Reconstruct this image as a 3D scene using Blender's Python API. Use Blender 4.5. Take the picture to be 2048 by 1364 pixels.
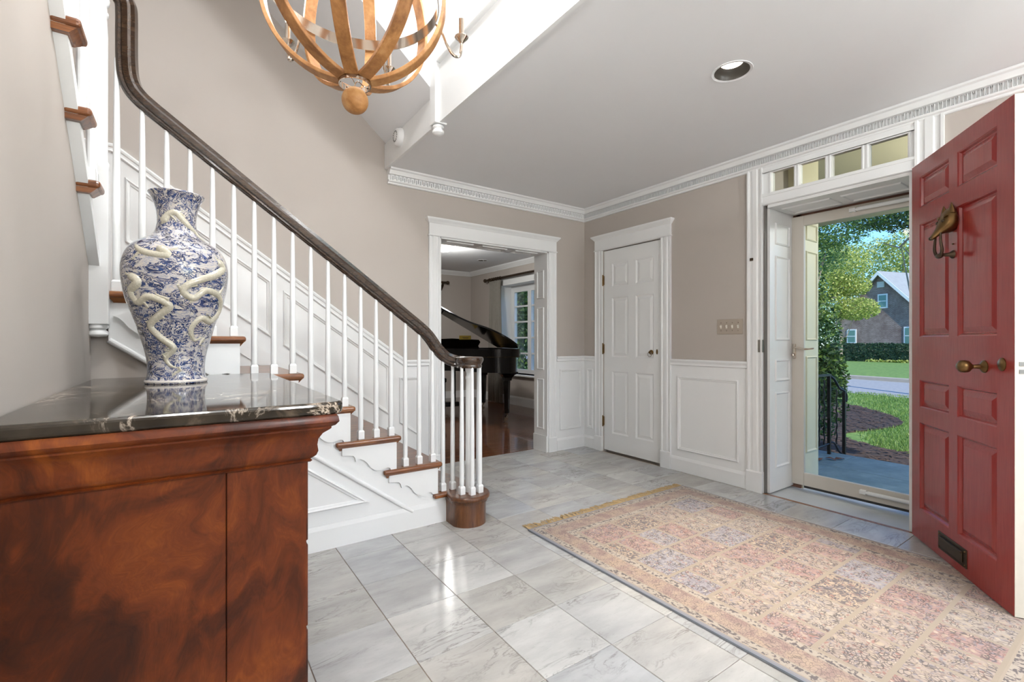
import bpy, bmesh, math, random
from mathutils import Vector as V, Matrix
R = random.Random(7)
PI = math.pi
for o in list(bpy.data.objects): bpy.data.objects.remove(o)
sc = bpy.context.scene
COL = sc.collection

# ------------------------------------------------------------------ camera, sky, sun, exposure
YAW = 0.6067
cam = bpy.data.cameras.new('camera'); cam.sensor_width = 36; cam.lens = 937.9/2048*36
cam.clip_start = .02; cam.clip_end = 300
co = bpy.data.objects.new('camera', cam); COL.objects.link(co)
co.location = (0, 0, 1.0963); co.rotation_euler = (PI/2, 0, -YAW); sc.camera = co
sc.view_settings.view_transform = 'Standard'; sc.view_settings.look = 'None'
sc.view_settings.exposure = 0.62; sc.view_settings.gamma = 1; sc.view_settings.use_curve_mapping = False
w = bpy.data.worlds.new('World'); sc.world = w; w.use_nodes = True
wn = w.node_tree; bg = wn.nodes['Background']
sky = wn.nodes.new('ShaderNodeTexSky'); sky.sky_type = 'NISHITA'; sky.sun_disc = False
sky.sun_elevation = math.radians(38); sky.sun_rotation = math.radians(212); sky.air_density = 1.0; sky.dust_density = .1; sky.ozone_density = 3.0
tn = wn.nodes.new('ShaderNodeMix'); tn.data_type = 'RGBA'; tn.blend_type = 'MULTIPLY'; tn.inputs[0].default_value = 1; tn.inputs[7].default_value = (.50, .72, 1.0, 1)
wn.links.new(sky.outputs[0], tn.inputs[6]); wn.links.new(tn.outputs[2], bg.inputs[0]); bg.inputs[1].default_value = 0.24
sun = bpy.data.lights.new('sun', 'SUN'); sun.energy = 3.6; sun.angle = .012; sun.color = (1, .9, .74)
so = bpy.data.objects.new('sun', sun); COL.objects.link(so); so.location = (-8, -16, 14)
so.rotation_euler = V((.42, .66, -.62)).to_track_quat('-Z', 'Y').to_euler()

# ------------------------------------------------------------------ materials
def lin(c):
    if isinstance(c, str): c = [int(c[i:i+2], 16) for i in (1, 3, 5)]
    return tuple((x/255/12.92 if x/255 <= .04045 else ((x/255+.055)/1.055)**2.4) for x in c) + (1,)
class NT:
    def __init__(s, name):
        s.m = bpy.data.materials.new(name); s.m.use_nodes = True; s.t = s.m.node_tree
        s.b = s.t.nodes['Principled BSDF']; s.out = s.t.nodes['Material Output']
    def n(s, typ, ins={}, **kw):
        x = s.t.nodes.new('ShaderNode'+typ)
        for k, v in kw.items(): setattr(x, k, v)
        for k, v in ins.items(): s.set(x, k, v)
        return x
    def set(s, x, k, v):
        i = x.inputs[k]
        if isinstance(v, bpy.types.NodeSocket): s.t.links.new(v, i)
        else: i.default_value = v
    def p(s, **kw):
        for k, v in kw.items(): s.set(s.b, k.replace('_', ' '), v)
        return s
    def obj(s): return s.n('TexCoord').outputs['Object']
    def math(s, op, a, b=0.0, c=0.0):
        x = s.n('Math', operation=op); s.set(x, 0, a); s.set(x, 1, b); s.set(x, 2, c); return x.outputs[0]
    def ramp(s, f, stops, interp='LINEAR'):
        x = s.n('ValToRGB'); r = x.color_ramp; r.interpolation = interp
        while len(r.elements) < len(stops): r.elements.new(.5)
        for e, (p, c) in zip(r.elements, stops): e.position = p; e.color = lin(c) if not isinstance(c, tuple) or len(c) == 3 else c
        s.set(x, 0, f); return x.outputs[0]
    def mix(s, f, a, b, mode='MIX'):
        x = s.n('Mix', data_type='RGBA', blend_type=mode); s.set(x, 0, f); s.set(x, 6, a); s.set(x, 7, b); return x.outputs[2]
    def noise(s, vec, scale, detail=4, rough=.5, dist=0):
        x = s.n('TexNoise', {'Scale': scale, 'Detail': detail, 'Roughness': rough, 'Distortion': dist}); s.set(x, 'Vector', vec); return x.outputs[0]
    def mapping(s, vec, scale=(1, 1, 1), loc=(0, 0, 0), rot=(0, 0, 0)):
        x = s.n('Mapping'); s.set(x, 'Vector', vec); s.set(x, 'Scale', scale); s.set(x, 'Location', loc); s.set(x, 'Rotation', rot); return x.outputs[0]
    def bump(s, h, strength=.2, dist=.01):
        x = s.n('Bump', {'Strength': strength, 'Distance': dist}); s.set(x, 'Height', h); s.set(s.b, 'Normal', x.outputs[0]); return s
def plain(name, col, rough=.5, metal=0, coat=0, var=.0, vs=6, bump=0, bs=60):
    t = NT(name); c = lin(col)
    if var:
        n = t.noise(t.obj(), vs, 3)
        d = tuple(x*(1-var) for x in c[:3])+(1,); e = tuple(min(1, x*(1+var)) for x in c[:3])+(1,)
        t.p(Base_Color=t.mix(n, d, e))
    else: t.p(Base_Color=c)
    t.p(Roughness=rough, Metallic=metal, Coat_Weight=coat)
    if bump: t.bump(t.noise(t.obj(), bs, 3), bump, .004)
    return t.m
def emis(name, col, k):
    t = NT(name); t.p(Base_Color=lin(col), Emission_Color=lin(col), Emission_Strength=k); return t.m
M = {}
M['white'] = plain('white_paint', '#EAEBEA', .32, var=.015)
M['ceil'] = plain('ceiling_paint', '#EBECED', .8, var=.01)
M['taupe'] = plain('taupe_wall_paint', '#B8B0A8', .6, var=.03, vs=3, bump=.03, bs=220)
M['cream'] = plain('cream_exterior_paint', '#D6CFB4', .5, var=.02)
M['storm'] = plain('storm_door_enamel', '#CFC9BF', .35, var=.02)
M['sill'] = plain('painted_sill', '#BFC3C6', .4, var=.06, vs=14)
M['grout'] = plain('grout', '#A8917A', .8)
M['brass'] = plain('aged_brass', '#7A5F3C', .38, 1, var=.25, vs=30)
M['bronze'] = plain('dark_bronze', '#54473A', .45, .9, var=.3, vs=40)
M['nickel'] = plain('polished_nickel', '#C9BDB0', .12, 1)
M['steel'] = plain('satin_steel', '#9B958C', .35, 1)
M['black'] = plain('piano_lacquer', '#040405', .12)
M['iron'] = plain('wrought_iron', '#16191A', .45, .4, bump=.1)
M['dark'] = plain('dark_baffle', '#3A3834', .35)
M['gold'] = plain('soundboard', '#8A6A34', .4)
M['yellow'] = plain('yellow_paper', '#C9A93A', .6, var=.06)
M['ivory'] = plain('ivory_key', '#E6E2D6', .3)
M['bulb'] = emis('lit_bulb', '#FFF1DC', 9)
M['lamp'] = emis('lit_lamp_lens', '#FFF3E4', 3.0)
M['plate'] = plain('taupe_switch_plate', '#A89C8E', .4)
M['edge'] = plain('worn_cream_edge', '#C9C4B8', .55, var=.06, vs=25)
M['grey'] = plain('grey_lead', '#6E6C68', .6)
def red():
    t = NT('red_door_paint'); n = t.noise(t.mapping(t.obj(), (30, 30, 2)), 4, 4)
    t.p(Base_Color=t.ramp(n, [(.3, '#8E2A28'), (.7, '#9C3430')]), Roughness=.24, Coat_Weight=.25)
    return t.bump(t.noise(t.mapping(t.obj(), (60, 60, 6)), 8, 3), .06, .003).m
M['red'] = red()
def wood(name, cols, rough=.3, scale=(3, 40, 40), coat=.3, dist=1.2):
    t = NT(name); r = t.n('ObjectInfo').outputs['Random']
    add = t.n('VectorMath', operation='ADD'); t.set(add, 0, t.mapping(t.obj(), scale)); 
    cx = t.n('CombineXYZ'); t.set(cx, 0, t.math('MULTIPLY', r, 37.)); t.set(cx, 1, t.math('MULTIPLY', r, 91.)); t.set(add, 1, cx.outputs[0])
    a = t.noise(add.outputs[0], 1.0, 6, .62, dist); b = t.noise(add.outputs[0], 6, 2)
    f = t.math('ADD', t.math('MULTIPLY', a, .8), t.math('MULTIPLY', b, .2))
    f = t.math('ADD', f, t.math('MULTIPLY', t.math('SUBTRACT', r, .5), .14))
    t.p(Base_Color=t.ramp(f, [(.3, cols[0]), (.5, cols[1]), (.72, cols[2])]), Roughness=rough, Coat_Weight=coat)
    return t.bump(b, .05, .002).m
M['oak'] = wood('stained_oak', ['#4A2710', '#7A4620', '#A06A36'], .32, (3, 30, 30))
M['drum'] = wood('dark_oak', ['#331C0E', '#5A351B', '#7B4E2A'], .3, (30, 30, 5))
M['rail'] = wood('dark_handrail', ['#2A1D14', '#3A2A1E', '#54402E'], .2, (4, 40, 40), .6)
M['plank'] = wood('oak_floor', ['#3E2213', '#64391F', '#8A5530'], .2, (1.5, 22, 22), .4)
M['orb'] = wood('limed_wood', ['#7C4F24', '#A87440', '#C59862'], .55, (12, 12, 12), 0, .6)
def mahogany():
    t = NT('flame_mahogany'); o = t.obj()
    warp = t.n('TexNoise', {'Scale': 2.3, 'Detail': 3, 'Roughness': .5, 'Distortion': .9}); t.set(warp, 'Vector', t.mapping(o, (1.6, 1, 1)))
    va = t.n('VectorMath', operation='MULTIPLY_ADD'); t.set(va, 0, warp.outputs['Color']); t.set(va, 1, (.8, .5, .6)); t.set(va, 2, o)
    fig = t.noise(t.mapping(va.outputs[0], (3.0, 3.0, 3.4), rot=(0, .6, 0)), 1.2, 5, .55, .7)
    grain = t.noise(t.mapping(va.outputs[0], (90, 90, 7)), 1.5, 3, .6)
    f = t.math('ADD', t.math('MULTIPLY', fig, .86), t.math('MULTIPLY', grain, .14))
    t.p(Base_Color=t.ramp(f, [(.30, '#1F0B04'), (.44, '#421A07'), (.56, '#5E290D'), (.72, '#824316')]), Roughness=.34, Specular_IOR_Level=.22, Coat_Weight=.06, Coat_Roughness=.15)
    return t.m
M['mahog'] = mahogany()
def portoro():
    t = NT('black_marble'); o = t.obj()
    n1 = t.noise(o, 5, 6, .65, 1.4); v = t.math('ABSOLUTE', t.math('SUBTRACT', n1, .5))
    vein = t.ramp(v, [(.0, '#C9BBAA'), (.012, '#8E8072'), (.03, '#000000')])
    blot = t.ramp(t.noise(t.mapping(o, (1, 1, 1), (3, 1, 0)), 9, 5, .6, .8), [(.6, '#000000'), (.72, '#6C5C4C')])
    mask = t.ramp(t.noise(o, 3.2, 2), [(.42, '#000000'), (.6, '#FFFFFF')])
    base = t.ramp(t.noise(o, 12, 5), [(.3, '#1E1913'), (.7, '#3A3228')])
    c = t.mix(1.0, base, t.mix(mask, (0, 0, 0, 1), vein), 'ADD'); c = t.mix(.5, c, blot, 'ADD')
    t.p(Base_Color=c, Roughness=.06, IOR=1.36); return t.m
M['portoro'] = portoro()
def marble():
    t = NT('white_marble'); o = t.obj(); r = t.n('ObjectInfo').outputs['Random']
    cx = t.n('CombineXYZ'); t.set(cx, 0, t.math('MULTIPLY', r, 53.)); t.set(cx, 1, t.math('MULTIPLY', r, 127.)); t.set(cx, 2, t.math('MULTIPLY', r, 11.))
    rot = t.n('CombineXYZ'); t.set(rot, 2, t.math('MULTIPLY', r, 29.))
    mp = t.n('Mapping'); t.set(mp, 'Vector', o); t.set(mp, 'Rotation', rot.outputs[0]); t.set(mp, 'Location', cx.outputs[0]); mp.inputs['Scale'].default_value = (1, 3.2, 1)
    w_ = mp.outputs[0]
    n1 = t.noise(w_, 4.0, 6, .62, 1.1); v = t.math('ABSOLUTE', t.math('SUBTRACT', n1, .5))
    vein = t.ramp(v, [(.0, (1, 1, 1, 1)), (.018, (.3, .3, .3, 1)), (.05, (0, 0, 0, 1))])
    msk = t.ramp(t.noise(w_, 2.0, 2), [(.46, (0, 0, 0, 1)), (.66, (1, 1, 1, 1))])
    cloud = t.ramp(t.noise(w_, 3.0, 5, .6), [(.3, '#AEADAB'), (.7, '#CAC9C6')])
    speck = t.ramp(t.noise(w_, 40, 3), [(.6, (0, 0, 0, 1)), (.75, (.16, .16, .16, 1))])
    tint = t.ramp(r, [(0, '#FFFFFF'), (.35, '#F1EDE8'), (.7, '#EEF0F4'), (1, '#E8E4DE')])
    c = t.mix(1., cloud, tint, 'MULTIPLY')
    f = t.math('ADD', t.math('MULTIPLY', t.math('MULTIPLY', vein, msk), .85), speck)
    c = t.mix(f, c, lin('#75716C'))
    t.p(Base_Color=c, Roughness=.2, Specular_IOR_Level=.5); return t.m
M['marble'] = marble()
def rugmat(Wd, Ln):
    t = NT('patchwork_rug'); o = t.obj(); s = t.n('SeparateXYZ'); t.set(s, 0, o); x, y = s.outputs[0], s.outputs[1]
    ex = t.math('MINIMUM', x, t.math('SUBTRACT', Wd, x)); ey = t.math('MINIMUM', y, t.math('SUBTRACT', Ln, y)); e = t.math('MINIMUM', ex, ey)
    bk = t.n('TexBrick', {'Color1': (0, 0, 0, 1), 'Color2': (1, 1, 1, 1), 'Mortar': (.5, .5, .5, 1), 'Scale': 1.0, 'Mortar Size': .009, 'Mortar Smooth': .1, 'Bias': 0., 'Brick Width': .262, 'Row Height': .203}, offset=.5, squash=.62, squash_frequency=3)
    t.set(bk, 'Vector', t.mapping(o, (1, 1, 1), (-.20, -.20, 0)))
    rnd = t.n('SeparateColor'); t.set(rnd, 0, bk.outputs['Color']); rv = rnd.outputs[0]
    pal = t.ramp(rv, [(0, '#B5A598'), (.18, '#B3928A'), (.36, '#A8A5AB'), (.52, '#B9ADA0'), (.66, '#B0948C'), (.78, '#554E58'), (.90, '#A5A1A8')], 'CONSTANT')
    wv = t.n('TexNoise', {'Scale': 14., 'Detail': 2.}); t.set(wv, 'Vector', o)
    va = t.n('VectorMath', operation='MULTIPLY_ADD'); t.set(va, 0, wv.outputs['Color']); t.set(va, 1, (.06, .06, 0)); t.set(va, 2, o)
    vo = t.n('TexVoronoi', {'Scale': 74.}, feature='DISTANCE_TO_EDGE'); t.set(vo, 'Vector', va.outputs[0])
    vl = t.ramp(vo.outputs[0], [(.0, (1, 1, 1, 1)), (.07, (.75, .75, .75, 1)), (.16, (0, 0, 0, 1))])
    cut = t.ramp(t.noise(o, 26, 2), [(.34, (0, 0, 0, 1)), (.56, (1, 1, 1, 1))])
    fl = t.n('TexVoronoi', {'Scale': 62.}, feature='F1'); t.set(fl, 'Vector', va.outputs[0])
    flc = t.ramp(fl.outputs['Color'], [(.0, '#A77064'), (.3, '#C7B59A'), (.55, '#8D8A94'), (.8, '#D6C8B2')], 'CONSTANT')
    fm = t.ramp(fl.outputs['Distance'], [(.34, (.75, .75, .75, 1)), (.5, (0, 0, 0, 1))])
    c = t.mix(fm, pal, flc); lines = t.math('MULTIPLY', t.math('MULTIPLY', vl, cut), .95)
    isdark = t.ramp(rv, [(.77, (0, 0, 0, 1)), (.78, (1, 1, 1, 1)), (.90, (0, 0, 0, 1))], 'CONSTANT')
    lc = t.mix(isdark, lin('#3A333C'), lin('#CBB598'))
    c = t.mix(lines, c, lc)
    c = t.mix(bk.outputs['Fac'], c, lin('#A89B88'))
    # borders, counted in from the edge
    bvo = t.n('TexVoronoi', {'Scale': 85.}, feature='DISTANCE_TO_EDGE'); t.set(bvo, 'Vector', va.outputs[0])
    bl = t.ramp(bvo.outputs[0], [(.0, (1, 1, 1, 1)), (.09, (0, 0, 0, 1))])
    bcol = t.ramp(t.noise(o, 17, 3), [(.4, '#BCA48E'), (.5, '#B0988A'), (.6, '#A0847C')])
    bcol = t.mix(t.math('MULTIPLY', bl, .75), bcol, lin('#3F383E'))
    gcol = t.mix(t.ramp(t.noise(o, 70, 2), [(.5, (0, 0, 0, 1)), (.58, (1, 1, 1, 1))]), lin('#B9AE9F'), lin('#5A5156'))
    def band(a, b): return t.math('MULTIPLY', t.math('GREATER_THAN', e, a), t.math('LESS_THAN', e, b))
    c = t.mix(t.math('LESS_THAN', e, .195), c, lin('#AEA08D'))
    c = t.mix(band(.155, .188), c, gcol); c = t.mix(band(.06, .15), c, bcol); c = t.mix(band(.02, .054), c, gcol)
    c = t.mix(t.math('LESS_THAN', e, .014), c, lin('#8C8F97'))
    c = t.mix(t.math('MULTIPLY', t.noise(o, 3, 3), .3), c, lin('#BDB4AA'))
    c = t.mix(1.0, c, (.80, .77, .77, 1), 'MULTIPLY')
    t.p(Base_Color=c, Roughness=.95); t.p(Sheen_Weight=.1)
    return t.bump(t.noise(o, 260, 2), .4, .003).m
def porcelain():
    t = NT('blue_white_porcelain'); o = t.obj(); s = t.n('SeparateXYZ'); t.set(s, 0, o)
    ang = t.math('ARCTAN2', s.outputs[1], s.outputs[0]); cx = t.n('CombineXYZ'); t.set(cx, 0, t.math('COSINE', ang)); t.set(cx, 1, t.math('SINE', ang)); t.set(cx, 2, t.math('MULTIPLY', s.outputs[2], 26.))
    u = t.mapping(cx.outputs[0], (2.0, 2.0, 1))
    wn_ = t.n('TexNoise', {'Scale': .9, 'Detail': 3.}); t.set(wn_, 'Vector', u)
    va = t.n('VectorMath', operation='MULTIPLY_ADD'); t.set(va, 0, wn_.outputs['Color']); t.set(va, 1, (1.6, 1.6, 1.6)); t.set(va, 2, u)
    a = t.noise(va.outputs[0], 1.0, 3, .55, 1.3); b = t.noise(va.outputs[0], 2.3, 2, .5, 1.8)
    blue = t.ramp(a, [(.445, (0, 0, 0, 1)), (.465, (1, 1, 1, 1))])
    cl = t.math('ABSOLUTE', t.math('SUBTRACT', b, .5)); lw = t.ramp(cl, [(.010, (1, 1, 1, 1)), (.026, (0, 0, 0, 1))])
    cl2 = t.math('ABSOLUTE', t.math('SUBTRACT', a, .56)); lw2 = t.ramp(cl2, [(.008, (1, 1, 1, 1)), (.02, (0, 0, 0, 1))])
    wash = t.ramp(t.noise(va.outputs[0], 3.2, 3), [(.40, '#C4BDB6'), (.5, '#9EA0B0'), (.6, '#CBC4BA')])
    deep = t.ramp(t.noise(u, 2.5, 3), [(.3, '#14224A'), (.6, '#263E70'), (.8, '#4E6292')])
    c = t.mix(blue, wash, deep); c = t.mix(lw, c, lin('#CFC8BE')); c = t.mix(lw2, c, lin('#D3CCC2'))
    t.p(Base_Color=c, Roughness=.07, Coat_Weight=.8); return t.m
M['porcelain'] = porcelain()
def dragon():
    t = NT('cream_slip_glaze'); v = t.n('TexVoronoi', {'Scale': 160.}); t.set(v, 'Vector', t.obj())
    t.p(Base_Color=t.ramp(v.outputs['Distance'], [(.1, '#CFC9B8'), (.6, '#BDB7A4')]), Roughness=.16, Coat_Weight=.5); return t.m
M['dragon'] = dragon()
def glass(name, tint=(.97, .99, .98, 1), k=.10):
    t = NT(name); tr = t.n('BsdfTransparent', {'Color': tint}); g = t.n('BsdfGlossy', {'Roughness': .02}); mx = t.n('MixShader')
    lw = t.n('LayerWeight', {'Blend': .25}); t.set(mx, 0, t.math('MULTIPLY', lw.outputs['Fresnel'], k*4)); t.set(mx, 1, tr.outputs[0]); t.set(mx, 2, g.outputs[0])
    t.t.links.new(mx.outputs[0], t.out.inputs[0]); return t.m
M['glass'] = glass('clear_pane')
def leafm(name, cols, sc_=.9):
    t = NT(name); g = t.n('NewGeometry'); n = t.noise(t.obj(), sc_, 3, .6)
    f = t.math('ADD', t.math('MULTIPLY', g.outputs['Random Per Island'], .55), t.math('MULTIPLY', n, .45))
    c = t.ramp(f, [(.2, cols[0]), (.5, cols[1]), (.8, cols[2])])
    t.p(Base_Color=c, Roughness=.5); tl = t.n('BsdfTranslucent', {'Color': c}); mx = t.n('MixShader', {'Fac': .35})
    t.t.links.new(t.b.outputs[0], mx.inputs[1]); t.t.links.new(tl.outputs[0], mx.inputs[2]); t.t.links.new(mx.outputs[0], t.out.inputs[0]); return t.m
M['leaf_dark'] = leafm('dark_leaves', ['#1E3A1E', '#37592C', '#6E8A3A'])
M['leaf_mid'] = leafm('green_leaves', ['#3C6336', '#5E8248', '#8FA757'])
M['leaf_lime'] = leafm('sunny_leaves', ['#6E8A3E', '#A3B158', '#D6D488'])
M['leaf_hedge'] = leafm('hedge_leaves', ['#1C3324', '#2F4A34', '#4C6648'], 2)
M['bark'] = plain('pale_bark', '#8C7F70', .8, var=.2, vs=8)
def groundm(name, cols, sc_, rough=.95, b=.5):
    t = NT(name); n = t.noise(t.obj(), sc_, 6, .7); t.p(Base_Color=t.ramp(n, list(zip((.3, .5, .7), cols))), Roughness=rough); return t.bump(n, b, .03).m
M['lawn'] = groundm('lawn_soil', ['#4F7034', '#6A8A42', '#86A055'], 6)
M['grass'] = leafm('grass_blades', ['#4E7234', '#6F9246', '#A0B466'], .5)
M['mulch'] = groundm('mulch', ['#2A211D', '#40332C', '#5B4A40'], 18)
M['chip'] = plain('bark_chip', '#4A3B33', .9, var=.4, vs=9)
M['asphalt'] = groundm('asphalt', ['#8C8F94', '#9A9CA0', '#AAA9A8'], 9, .9, .1)
M['kerb'] = plain('concrete_kerb', '#A69E92', .9, var=.15, vs=5)
M['slate'] = groundm('slate', ['#5B6F72', '#6F8486', '#84989A'], 3.5, .6, .15)
def brick():
    t = NT('house_brick'); b = t.n('TexBrick', {'Color1': lin('#7D665C'), 'Color2': lin('#968078'), 'Mortar': lin('#A39A92'), 'Scale': 1., 'Brick Width': .23, 'Row Height': .08, 'Mortar Size': .012})
    s = t.n('SeparateXYZ'); t.set(s, 0, t.obj()); cx = t.n('CombineXYZ'); t.set(cx, 0, s.outputs[1]); t.set(cx, 1, s.outputs[2]); t.set(b, 'Vector', cx.outputs[0])
    t.p(Base_Color=t.mix(t.ramp(t.noise(t.obj(), .9, 6, .75), [(.35, (0, 0, 0, 1)), (.65, (1, 1, 1, 1))]), b.outputs[0], lin('#6B564F')), Roughness=.9); return t.m
M['brick'] = brick()
M['shingle'] = plain('grey_shingle', '#93969A', .9, var=.15, vs=3)
M['teal'] = plain('dark_window_pane', '#4E7A72', .15)
M['siding'] = plain('white_siding', '#D5D8D8', .6)
M['curtain'] = plain('grey_curtain', '#8C877E', .85, var=.12, vs=20)
M['dryleaf'] = plain('dry_leaf', '#6B4632', .8, var=.3, vs=40)
M['clay'] = plain('red_brick_wall', '#7C5A4C', .9, var=.2)

# ------------------------------------------------------------------ mesh helpers
class MB:
    def __init__(s): s.v = []; s.f = []
    def add(s, vs, fs):
        k = len(s.v); s.v += [tuple(p) for p in vs]; s.f += [tuple(i+k for i in f) for f in fs]; return s
    def box(s, x0, x1, y0, y1, z0, z1):
        return s.add([(x0, y0, z0), (x1, y0, z0), (x1, y1, z0), (x0, y1, z0), (x0, y0, z1), (x1, y0, z1), (x1, y1, z1), (x0, y1, z1)],
                     [(0, 3, 2, 1), (4, 5, 6, 7), (0, 1, 5, 4), (1, 2, 6, 5), (2, 3, 7, 6), (3, 0, 4, 7)])
    def prism(s, poly, vec):
        n = len(poly); vec = V(vec); a = [V(p) for p in poly]; b = [p+vec for p in a]
        return s.add(a+b, [tuple(range(n))[::-1], tuple(range(n, 2*n))]+[(i, (i+1) % n, n+(i+1) % n, n+i) for i in range(n)])
    def rings(s, rs, closed=True, cap0=True, cap1=True):
        n = len(rs[0]); k = len(s.v)
        for r in rs: s.v += [tuple(p) for p in r]
        for i in range(len(rs)-1):
            for j in range(n if closed else n-1):
                j2 = (j+1) % n; s.f.append((k+i*n+j, k+i*n+j2, k+(i+1)*n+j2, k+(i+1)*n+j))
        if cap0: s.f.append(tuple(k+j for j in range(n))[::-1])
        if cap1: s.f.append(tuple(k+(len(rs)-1)*n+j for j in range(n)))
        return s
    def lathe(s, prof, c=(0, 0, 0), n=24, cap0=True, cap1=True):
        rs = [[(c[0]+max(r, 1e-4)*math.cos(2*PI*j/n), c[1]+max(r, 1e-4)*math.sin(2*PI*j/n), c[2]+z) for j in range(n)] for r, z in prof]
        return s.rings(rs, True, cap0, cap1)
    def sweep(s, path, prof, side0=None, cap=True, scale=None, flat=False):
        P = [V(p) for p in path]; rs = []; side = V(side0) if side0 else None
        for i, p in enumerate(P):
            t = (P[min(i+1, len(P)-1)]-P[max(i-1, 0)]).normalized()
            if flat or side is None:
                h = V((-t.y, t.x, 0))
                if h.length > .15: side = h.normalized()
                elif side is None: side = V((1, 0, 0))
            sd = (side-t*side.dot(t)).normalized(); side = sd if not flat else side; up = t.cross(sd)*-1
            if up.length < 1e-6: up = V((0, 0, 1))
            k = scale[i] if scale else 1
            rs.append([p+sd*a*k+up*b*k for a, b in prof])
        return s.rings(rs, True, cap, cap)
    def tube(s, path, r, n=8):
        sc_ = r if isinstance(r, (list, tuple)) else [r]*len(path)
        return s.sweep(path, [(math.cos(2*PI*j/n), math.sin(2*PI*j/n)) for j in range(n)], scale=list(sc_))
    def ball(s, c, r, n=16, m=10, sq=(1, 1, 1)):
        rs = []
        for i in range(m+1):
            a = -PI/2+PI*i/m; rr = max(math.cos(a), 1e-3)*r
            rs.append([(c[0]+rr*math.cos(2*PI*j/n)*sq[0], c[1]+rr*math.sin(2*PI*j/n)*sq[1], c[2]+r*math.sin(a)*sq[2]) for j in range(n)])
        return s.rings(rs)
    def build(s, name, mat, parent=None, smooth=False, bevel=0, seg=2, loc=None, kind=None):
        me = bpy.data.meshes.new(name); me.from_pydata([tuple(p) for p in s.v], [], s.f)
        bm = bmesh.new(); bm.from_mesh(me); bmesh.ops.recalc_face_normals(bm, faces=bm.faces); bm.to_mesh(me); bm.free()
        me.materials.append(M[mat] if isinstance(mat, str) else mat)
        o = bpy.data.objects.new(name, me); COL.objects.link(o)
        if parent: o.parent = parent
        if loc: o.location = loc
        if bevel:
            b = o.modifiers.new('bevel', 'BEVEL'); b.width = bevel; b.segments = seg; b.limit_method = 'ANGLE'; b.angle_limit = .6
        if smooth:
            for p in me.polygons: p.use_smooth = True
            es = o.modifiers.new('split', 'EDGE_SPLIT'); es.split_angle = .75
        if kind: o['kind'] = kind
        return o
def tag(o, label=None, cat=None, group=None, kind=None):
    if label: o['label'] = label
    if cat: o['category'] = cat
    if group: o['group'] = group
    if kind: o['kind'] = kind
    return o
def empty(name, loc=(0, 0, 0), rz=0, **kw):
    o = bpy.data.objects.new(name, None); o.empty_display_size = .1; COL.objects.link(o); o.location = loc; o.rotation_euler = (0, 0, rz); return tag(o, **kw)
def inst(o, parent=None, loc=(0, 0, 0), rot=(0, 0, 0), scale=None):
    c = o.copy(); COL.objects.link(c); c.parent = parent; c.location = loc; c.rotation_euler = rot
    if scale: c.scale = scale
    return c
def cr(pts, n=6):
    P = [V(p) for p in pts]; P = [P[0]*2-P[1]]+P+[P[-1]*2-P[-2]]; out = []
    for i in range(1, len(P)-2):
        for k in range(n):
            t = k/n; a, b, c, d = P[i-1:i+3]
            out.append(.5*((2*b)+(c-a)*t+(2*a-5*b+4*c-d)*t*t+(3*b-a-3*c+d)*t**3))
    return out+[P[-2]]
def offs(pts, o, closed):
    n = len(pts); out = []
    for i in range(n):
        p = V(pts[i][:2]); a = V(pts[i-1][:2]) if (closed or i > 0) else None; b = V(pts[(i+1) % n][:2]) if (closed or i < n-1) else None
        ds = []
        if a is not None: d = (p-a).normalized(); ds.append(V((-d.y, d.x)))
        if b is not None: d = (b-p).normalized(); ds.append(V((-d.y, d.x)))
        if len(ds) == 1: out.append(p+ds[0]*o)
        else:
            m = (ds[0]+ds[1]); k = m.length_squared; out.append(p+m*(2*o/max(k, .2)))
    return out
def mould(mb, pts2, prof, fr=None, closed=False):
    """profile (offset to the left of the path, height along the normal) run along a 2D path; fr maps (a,b,h) to space"""
    fr = fr or (lambda a, b, h: (a, b, h))
    lo = [offs(pts2, o, closed) for o, h in prof]; n = len(pts2)
    rs = [[fr(lo[k][i][0], lo[k][i][1], prof[k][1]) for k in range(len(prof))] for i in range(n)]
    if closed: rs.append(rs[0]); return mb.rings(rs, True, False, False)
    return mb.rings(rs, True, True, True)
RINGP = [(0, 0), (.002, .010), (.008, .014), (.014, .008), (.022, .006), (.026, 0)]
def onfront(x): return lambda a, b, h: (x-h, a, b)          # plane X=x facing -X, (a,b)=(y,z)
def onback(y): return lambda a, b, h: (a, y-h, b)           # plane Y=y facing -Y, (a,b)=(x,z)
def ring(fr, pts, parent, mat='white', prof=RINGP, name='panel_moulding'):
    ar = sum(pts[i-1][0]*pts[i][1]-pts[i][0]*pts[i-1][1] for i in range(len(pts)))
    if ar < 0: pts = pts[::-1]
    return mould(MB(), pts, prof, fr, True).build(name, mat, parent)
def rect(a0, a1, b0, b1): return [(a0, b0), (a1, b0), (a1, b1), (a0, b1)]

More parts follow.
